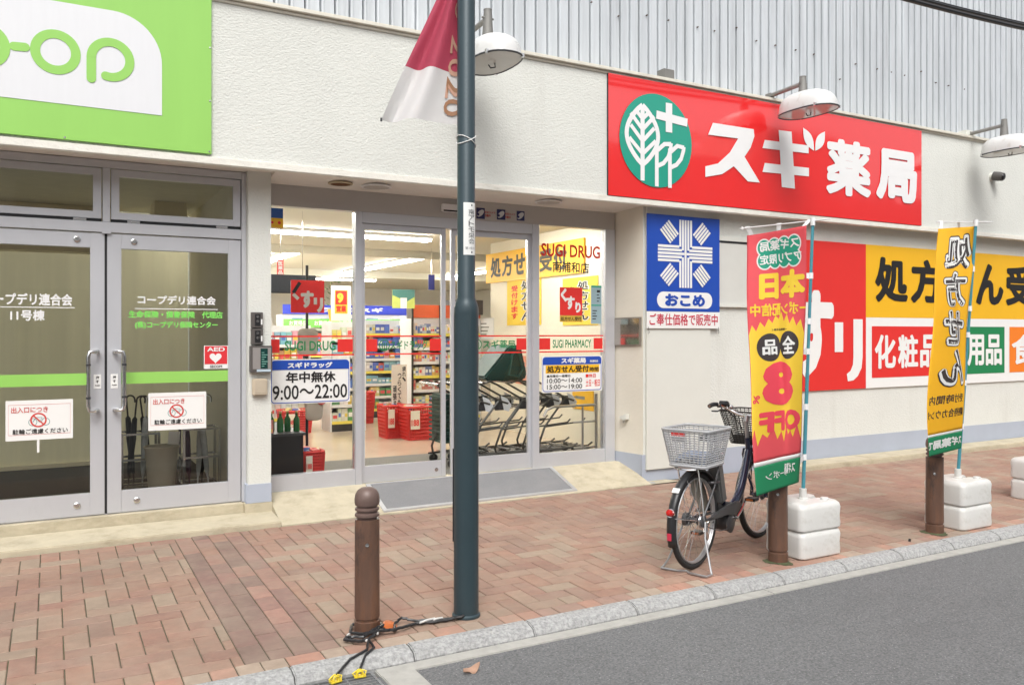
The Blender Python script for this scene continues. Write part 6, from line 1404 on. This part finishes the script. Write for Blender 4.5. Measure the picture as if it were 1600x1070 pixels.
m_ = MB(); m_.box(x0, 12.0, z0, x1, 12.02, z1); o = m_.build('hanging_sign', mat('panel_blue', (.05, .06, .30), .5)); tag(o, 'small blue panel hung below the ceiling near the lamp post', 'panel')
m_ = MB(); m_.cyl(((x0+x1)/2, 12.01, z1), ((x0+x1)/2, 12.01, 2.918), .004, n=6); m_.build('hanger', CHROME, o)
LEAFG = mat('plant_leaf', (.08, .22, .04), .5, var=.3, vscale=20)
def plant(lab, x, y, z, pot, h, hang=None):
    S = thing('potted_plant', lab, 'plant', (x, y, z)); m_ = MB(); m_.lathe([(.07, 0), (.10, .15), (.10, .17), (.085, .17), (0, .15)], n=16); m_.build('pot', pot, S)
    m_ = MB()
    for _ in range(70):
        a = random.uniform(0, 2*PI); r = random.uniform(.02, .16); zz = .17+random.uniform(0, h); c = Vector((r*math.cos(a), r*math.sin(a), zz)); d = Vector((math.cos(a), math.sin(a), random.uniform(-.3, .7))).normalized()*random.uniform(.05, .09); s = d.cross(Vector((0, 0, 1))).normalized()*.018
        m_.add([c, c+d*.5+s, c+d, c+d*.5-s], [(0, 1, 2, 3)])
    m_.build('foliage', LEAFG, S)
plant('potted plant in an orange pot on the shelf at far left', 1.85, 10.62, 1.785, ORANGE, .22)
plant('tall leafy plant beside the left sliding door frame', 3.52, 11.5, 1.755, PYEL, .42)
# yellow signs and boards on the partition
PXp = 5.748
def part_y(u):                     # where the ray of column u meets the partition face
    t = (u-800)/F_PX; return PXp*(cY-sY*t)/(sY+cY*t)
def part_board(name, lab, cat, ua, ub, za, zb_, mm, th=.02):
    S = thing(name, lab, cat); S.location = (0, 0, 0); ya, yb2 = part_y(ua), part_y(ub)
    m_ = MB(); m_.box(PXp-th, yb2, za, PXp-.0005, ya, zb_); m_.build('board', mm, S); return S, ya, yb2, PXp-th-.002
S, ya, yb2, xx = part_board('prescription_banner', 'long yellow prescription banner high on the partition wall', 'banner', 762, 915, 2.33, 2.76, YELLOW, .03)
m_ = MB(); L = ya-yb2
for i, ch in enumerate('処方せん受付'): letter(m_, ch, 0, 1, 2.40, 2.70, 0, .04, fn=lambda a, z, e, i=i: (xx-e, ya-L*(.06+(i+a*.9)*.135), z))
m_.build('lettering', mat('soft_black', (.05, .045, .03), .5, var=0), S)
YP = PYEL
for ua, ub, lab, red in ((793, 846, 'yellow prescription poster on the partition, with red side lettering', True), (880, 935, 'yellow prescription poster on the partition nearest the right pillar', False)):
    um = (ua+ub)/2; yy = part_y(um); dep = PXp*sY+yy*cY; z0 = EYE+(HORIZON-508)*dep/F_PX; z1 = EYE+(HORIZON-433)*dep/F_PX
    S, ya, yb2, xx = part_board('prescription_poster', lab, 'poster', ua, ub, z0, z1, YP, .008); L = ya-yb2
    f1 = lambda a, z, e: (xx-.001-e, ya-L*a, z); f0 = lambda a, z, e: (xx+.001-e, ya-L*a, z)
    m_ = MB(); column(m_, '処方せん', .42, .78, z0+.05, z1-.04, 0, .07, fn=f0, gap=.08); m_.build('white_outline', PAPER, S)
    m_ = MB(); column(m_, '処方せん', .45, .75, z0+.055, z1-.045, 0, .025, fn=f1, gap=.14); m_.build('lettering', INK, S)
    m_ = MB(); column(m_, '受付けます' if red else '病院から', .14, .34, z0+.08, z1-.10, 0, .035, fn=f1, gap=.14); m_.build('side_lettering', REDM if red else INK, S)
for ua, ub, va, vb, mm, lab in ((750, 778, 563, 585, mat('card_green', (.10, .42, .08), .6), 'green and yellow notice low on the partition behind the carts'), (895, 928, 560, 640, YELLOW, 'orange yellow notice with bicycle picture low on the partition'), (745, 772, 497, 530, PAPER, 'white information sheet on the partition beside the lamp post'), (806, 832, 556, 600, mat('card_salmon', (.75, .30, .20), .6), 'salmon coloured notice on the partition behind the tilted cart seat')):
    um = (ua+ub)/2; yy = part_y(um); dep = PXp*sY+yy*cY; S, ya, yb2, xx = part_board('wall_notice', lab, 'notice', ua, ub, EYE+(HORIZON-vb)*dep/F_PX, EYE+(HORIZON-va)*dep/F_PX, mm, .006)
    z0_, z1_ = EYE+(HORIZON-vb)*dep/F_PX, EYE+(HORIZON-va)*dep/F_PX; L = ya-yb2; m_ = MB()
    for k in range(4): zz_ = z0_+(z1_-z0_)*(.2+.17*k); m_.add([(xx, ya-L*.15, zz_), (xx, ya-L*(.6+.07*(k % 3)), zz_), (xx, ya-L*(.6+.07*(k % 3)), zz_+(z1_-z0_)*.06), (xx, ya-L*.15, zz_+(z1_-z0_)*.06)], [(0, 1, 2, 3)])
    m_.build('fine_print', mat('print_grey', (.25, .25, .22), .6), S)
# carts nested along the window
CART = mat('cart_dark_metal', (.11, .107, .10), .3, .75); CGRN = mat('cart_green', (.010, .045, .035), .45, var=.08)
CPLT = mat('cart_plate', (.70, .73, .76), .4)
def cart(lab, x, y):
    S = thing('shopping_cart', lab, 'shopping cart', (x, y, .203), 0, 'nested shopping carts')
    for s in (-.24, .24):
        m_ = MB(); m_.tube([(-.52, s, 1.00), (-.44, s, 1.02), (-.36, s, .98), (-.02, s, .78), (.10, s, .74)], .013, n=8); m_.tube([(-.02, s, .78), (-.30, s, .42), (-.38, s, .20), (-.36, s, .10)], .013, n=8); m_.tube([(-.42, s, .11), (.30, s, .14), (.36, s, .18)], .013, n=8); m_.tube([(-.30, s, .42), (.22, s, .46), (.26, s, .50)], .010, n=8)
        m_.smooth = True; m_.build('side_frame', CART, S)
        m_ = MB(); m_.poly([(.01, s-.003, .84), (.09, s-.003, .80), (.145, s-.003, .72), (.11, s-.003, .64), (.05, s-.003, .66)], (0, .006, 0)); m_.build('end_plate', CPLT, S)
        for wx in (-.36, .30):
            m_ = MB(); m_.lathe([(.03, -.012), (.05, -.010), (.05, .010), (.03, .012)], (wx, s, .052), (0, 1, 0), n=16); m_.build('wheel', DARK, S)
            m_ = MB(); m_.box(wx-.012, s-.018, .05, wx+.012, s+.018, .125); m_.build('fork', CART, S)
    m_ = MB(); m_.tube([(-.52, -.24, 1.0), (-.53, -.20, 1.0), (-.53, .20, 1.0), (-.52, .24, 1.0)], .017, n=10); m_.smooth = True; m_.build('handle', mat('chrome_handle', (.5, .5, .5), .25, .8), S)
    m_ = MB()
    for z in (.78, .68, .14):
        for k in range(6): yy = -.22+.088*k; m_.tube([(-.33 if z < .5 else -.10, yy, z), (.28 if z < .5 else .16, yy, z)], .004, n=5)
        for k in range(4): xx_ = (-.3 if z < .5 else -.08)+.08*k*(2.2 if z < .5 else 1); m_.tube([(xx_, -.24, z), (xx_, .24, z)], .0045, n=5)
    m_.build('wire_tray', CART, S)
    m_ = MB(); m_.box(-.06, -.23, .66, .10, -.225, .80); m_.box(-.06, .225, .66, .10, .23, .80); m_.build('side_panel', CHAR, S)
    return S
for k, (x, lab) in enumerate(((3.96, 'shopping cart at the left end of the row, behind the lamp post'), (4.18, 'shopping cart under the tilted green basket, second right of the lamp post'), (4.48, 'shopping cart in the row at the white door mullion'), (4.82, 'shopping cart in the row under the prescription hours board'), (5.02, 'shopping cart at the right end of the row'))): cart(lab, x, 8.02).scale = (.95, 1, .86)
S = thing('shopping_basket', 'dark green shopping basket tilted up on the carts behind the glass', 'basket', (4.33, 8.05, 1.06), 0)
m_ = MB(); prof = [(-.32, .06), (.0, .40), (.14, .40), (.22, .06), (.16, .02), (-.26, .02)]
m_.poly([(a, -.22, b) for a, b in prof], (0, .44, 0)); m_.build('shell', CGRN, S, bevel=.02, smooth=True)
m_ = MB(); m_.tube([(.02, -.226, .30), (.10, -.226, .33), (.15, -.226, .14), (.10, -.226, .06), (-.02, -.226, .08)], .014, n=6, closed=True); m_.build('handle', mat('cart_green_light', (.03, .10, .075), .4), S)
S = thing('shopping_basket', 'dark green ribbed shopping basket on the cart left of the lamp post', 'basket', (3.74, 8.25, .42), 0); S.scale = (.62, .9, .9)
m_ = MB()
for i in range(11): m_.box(-.16, -.2, i*.052, .16, .2, i*.052+.022)
m_.box(-.125, -.165, -.01, .125, .165, .57); m_.build('shell', CGRN, S)
m_ = MB(); m_.tube([(-.1, -.205, .5), (0, -.215, .54), (.1, -.205, .5)], .008, n=6); m_.build('handle', CHAR, S)
# chrome cart rail
S = thing('cart_rail', 'low steel guard rail at the right end of the cart row', 'rail', (5.06, 7.55, .203)); RL = mat('rail_steel', (.48, .46, .43), .3, .8)
m_ = MB()
for x in (.0, .18): m_.cyl((x+.02, 0, 0), (x+.02, 0, .72 if x > .1 else .60), .017 if x > .1 else .012, n=10)
m_.smooth = True; m_.build('post', RL, S)
m_ = MB(); m_.tube([(.20, 0, .60), (-.35, 0, .60), (-.44, 0, .57), (-.48, 0, .50)], .014, n=8); m_.tube([(.20, 0, .42), (-.1, 0, .42)], .011, n=8); m_.tube([(.20, 0, .14), (-.1, 0, .14)], .011, n=8); m_.smooth = True; m_.build('bar', RL, S)
# ================================================================== put every Empty at the base of its thing
bpy.context.view_layer.update()
kids = {}
for o in COL.objects:
    if o.parent: kids.setdefault(o.parent, []).append(o)
def down(o): return [x for c in kids.get(o, []) for x in [c]+down(c)]
for o in list(COL.objects):
    if o.parent is None and o.type == 'EMPTY' and o.location.length < 1e-9 and kids.get(o):
        ds = down(o); pts = [v.co for d in ds for v in d.data.vertices]
        lo = [min(p[i] for p in pts) for i in range(3)]; hi = [max(p[i] for p in pts) for i in range(3)]
        c = Vector(((lo[0]+hi[0])/2, (lo[1]+hi[1])/2, lo[2]))
        for d in ds: d.data.transform(Matrix.Translation(-c))
        o.location = c
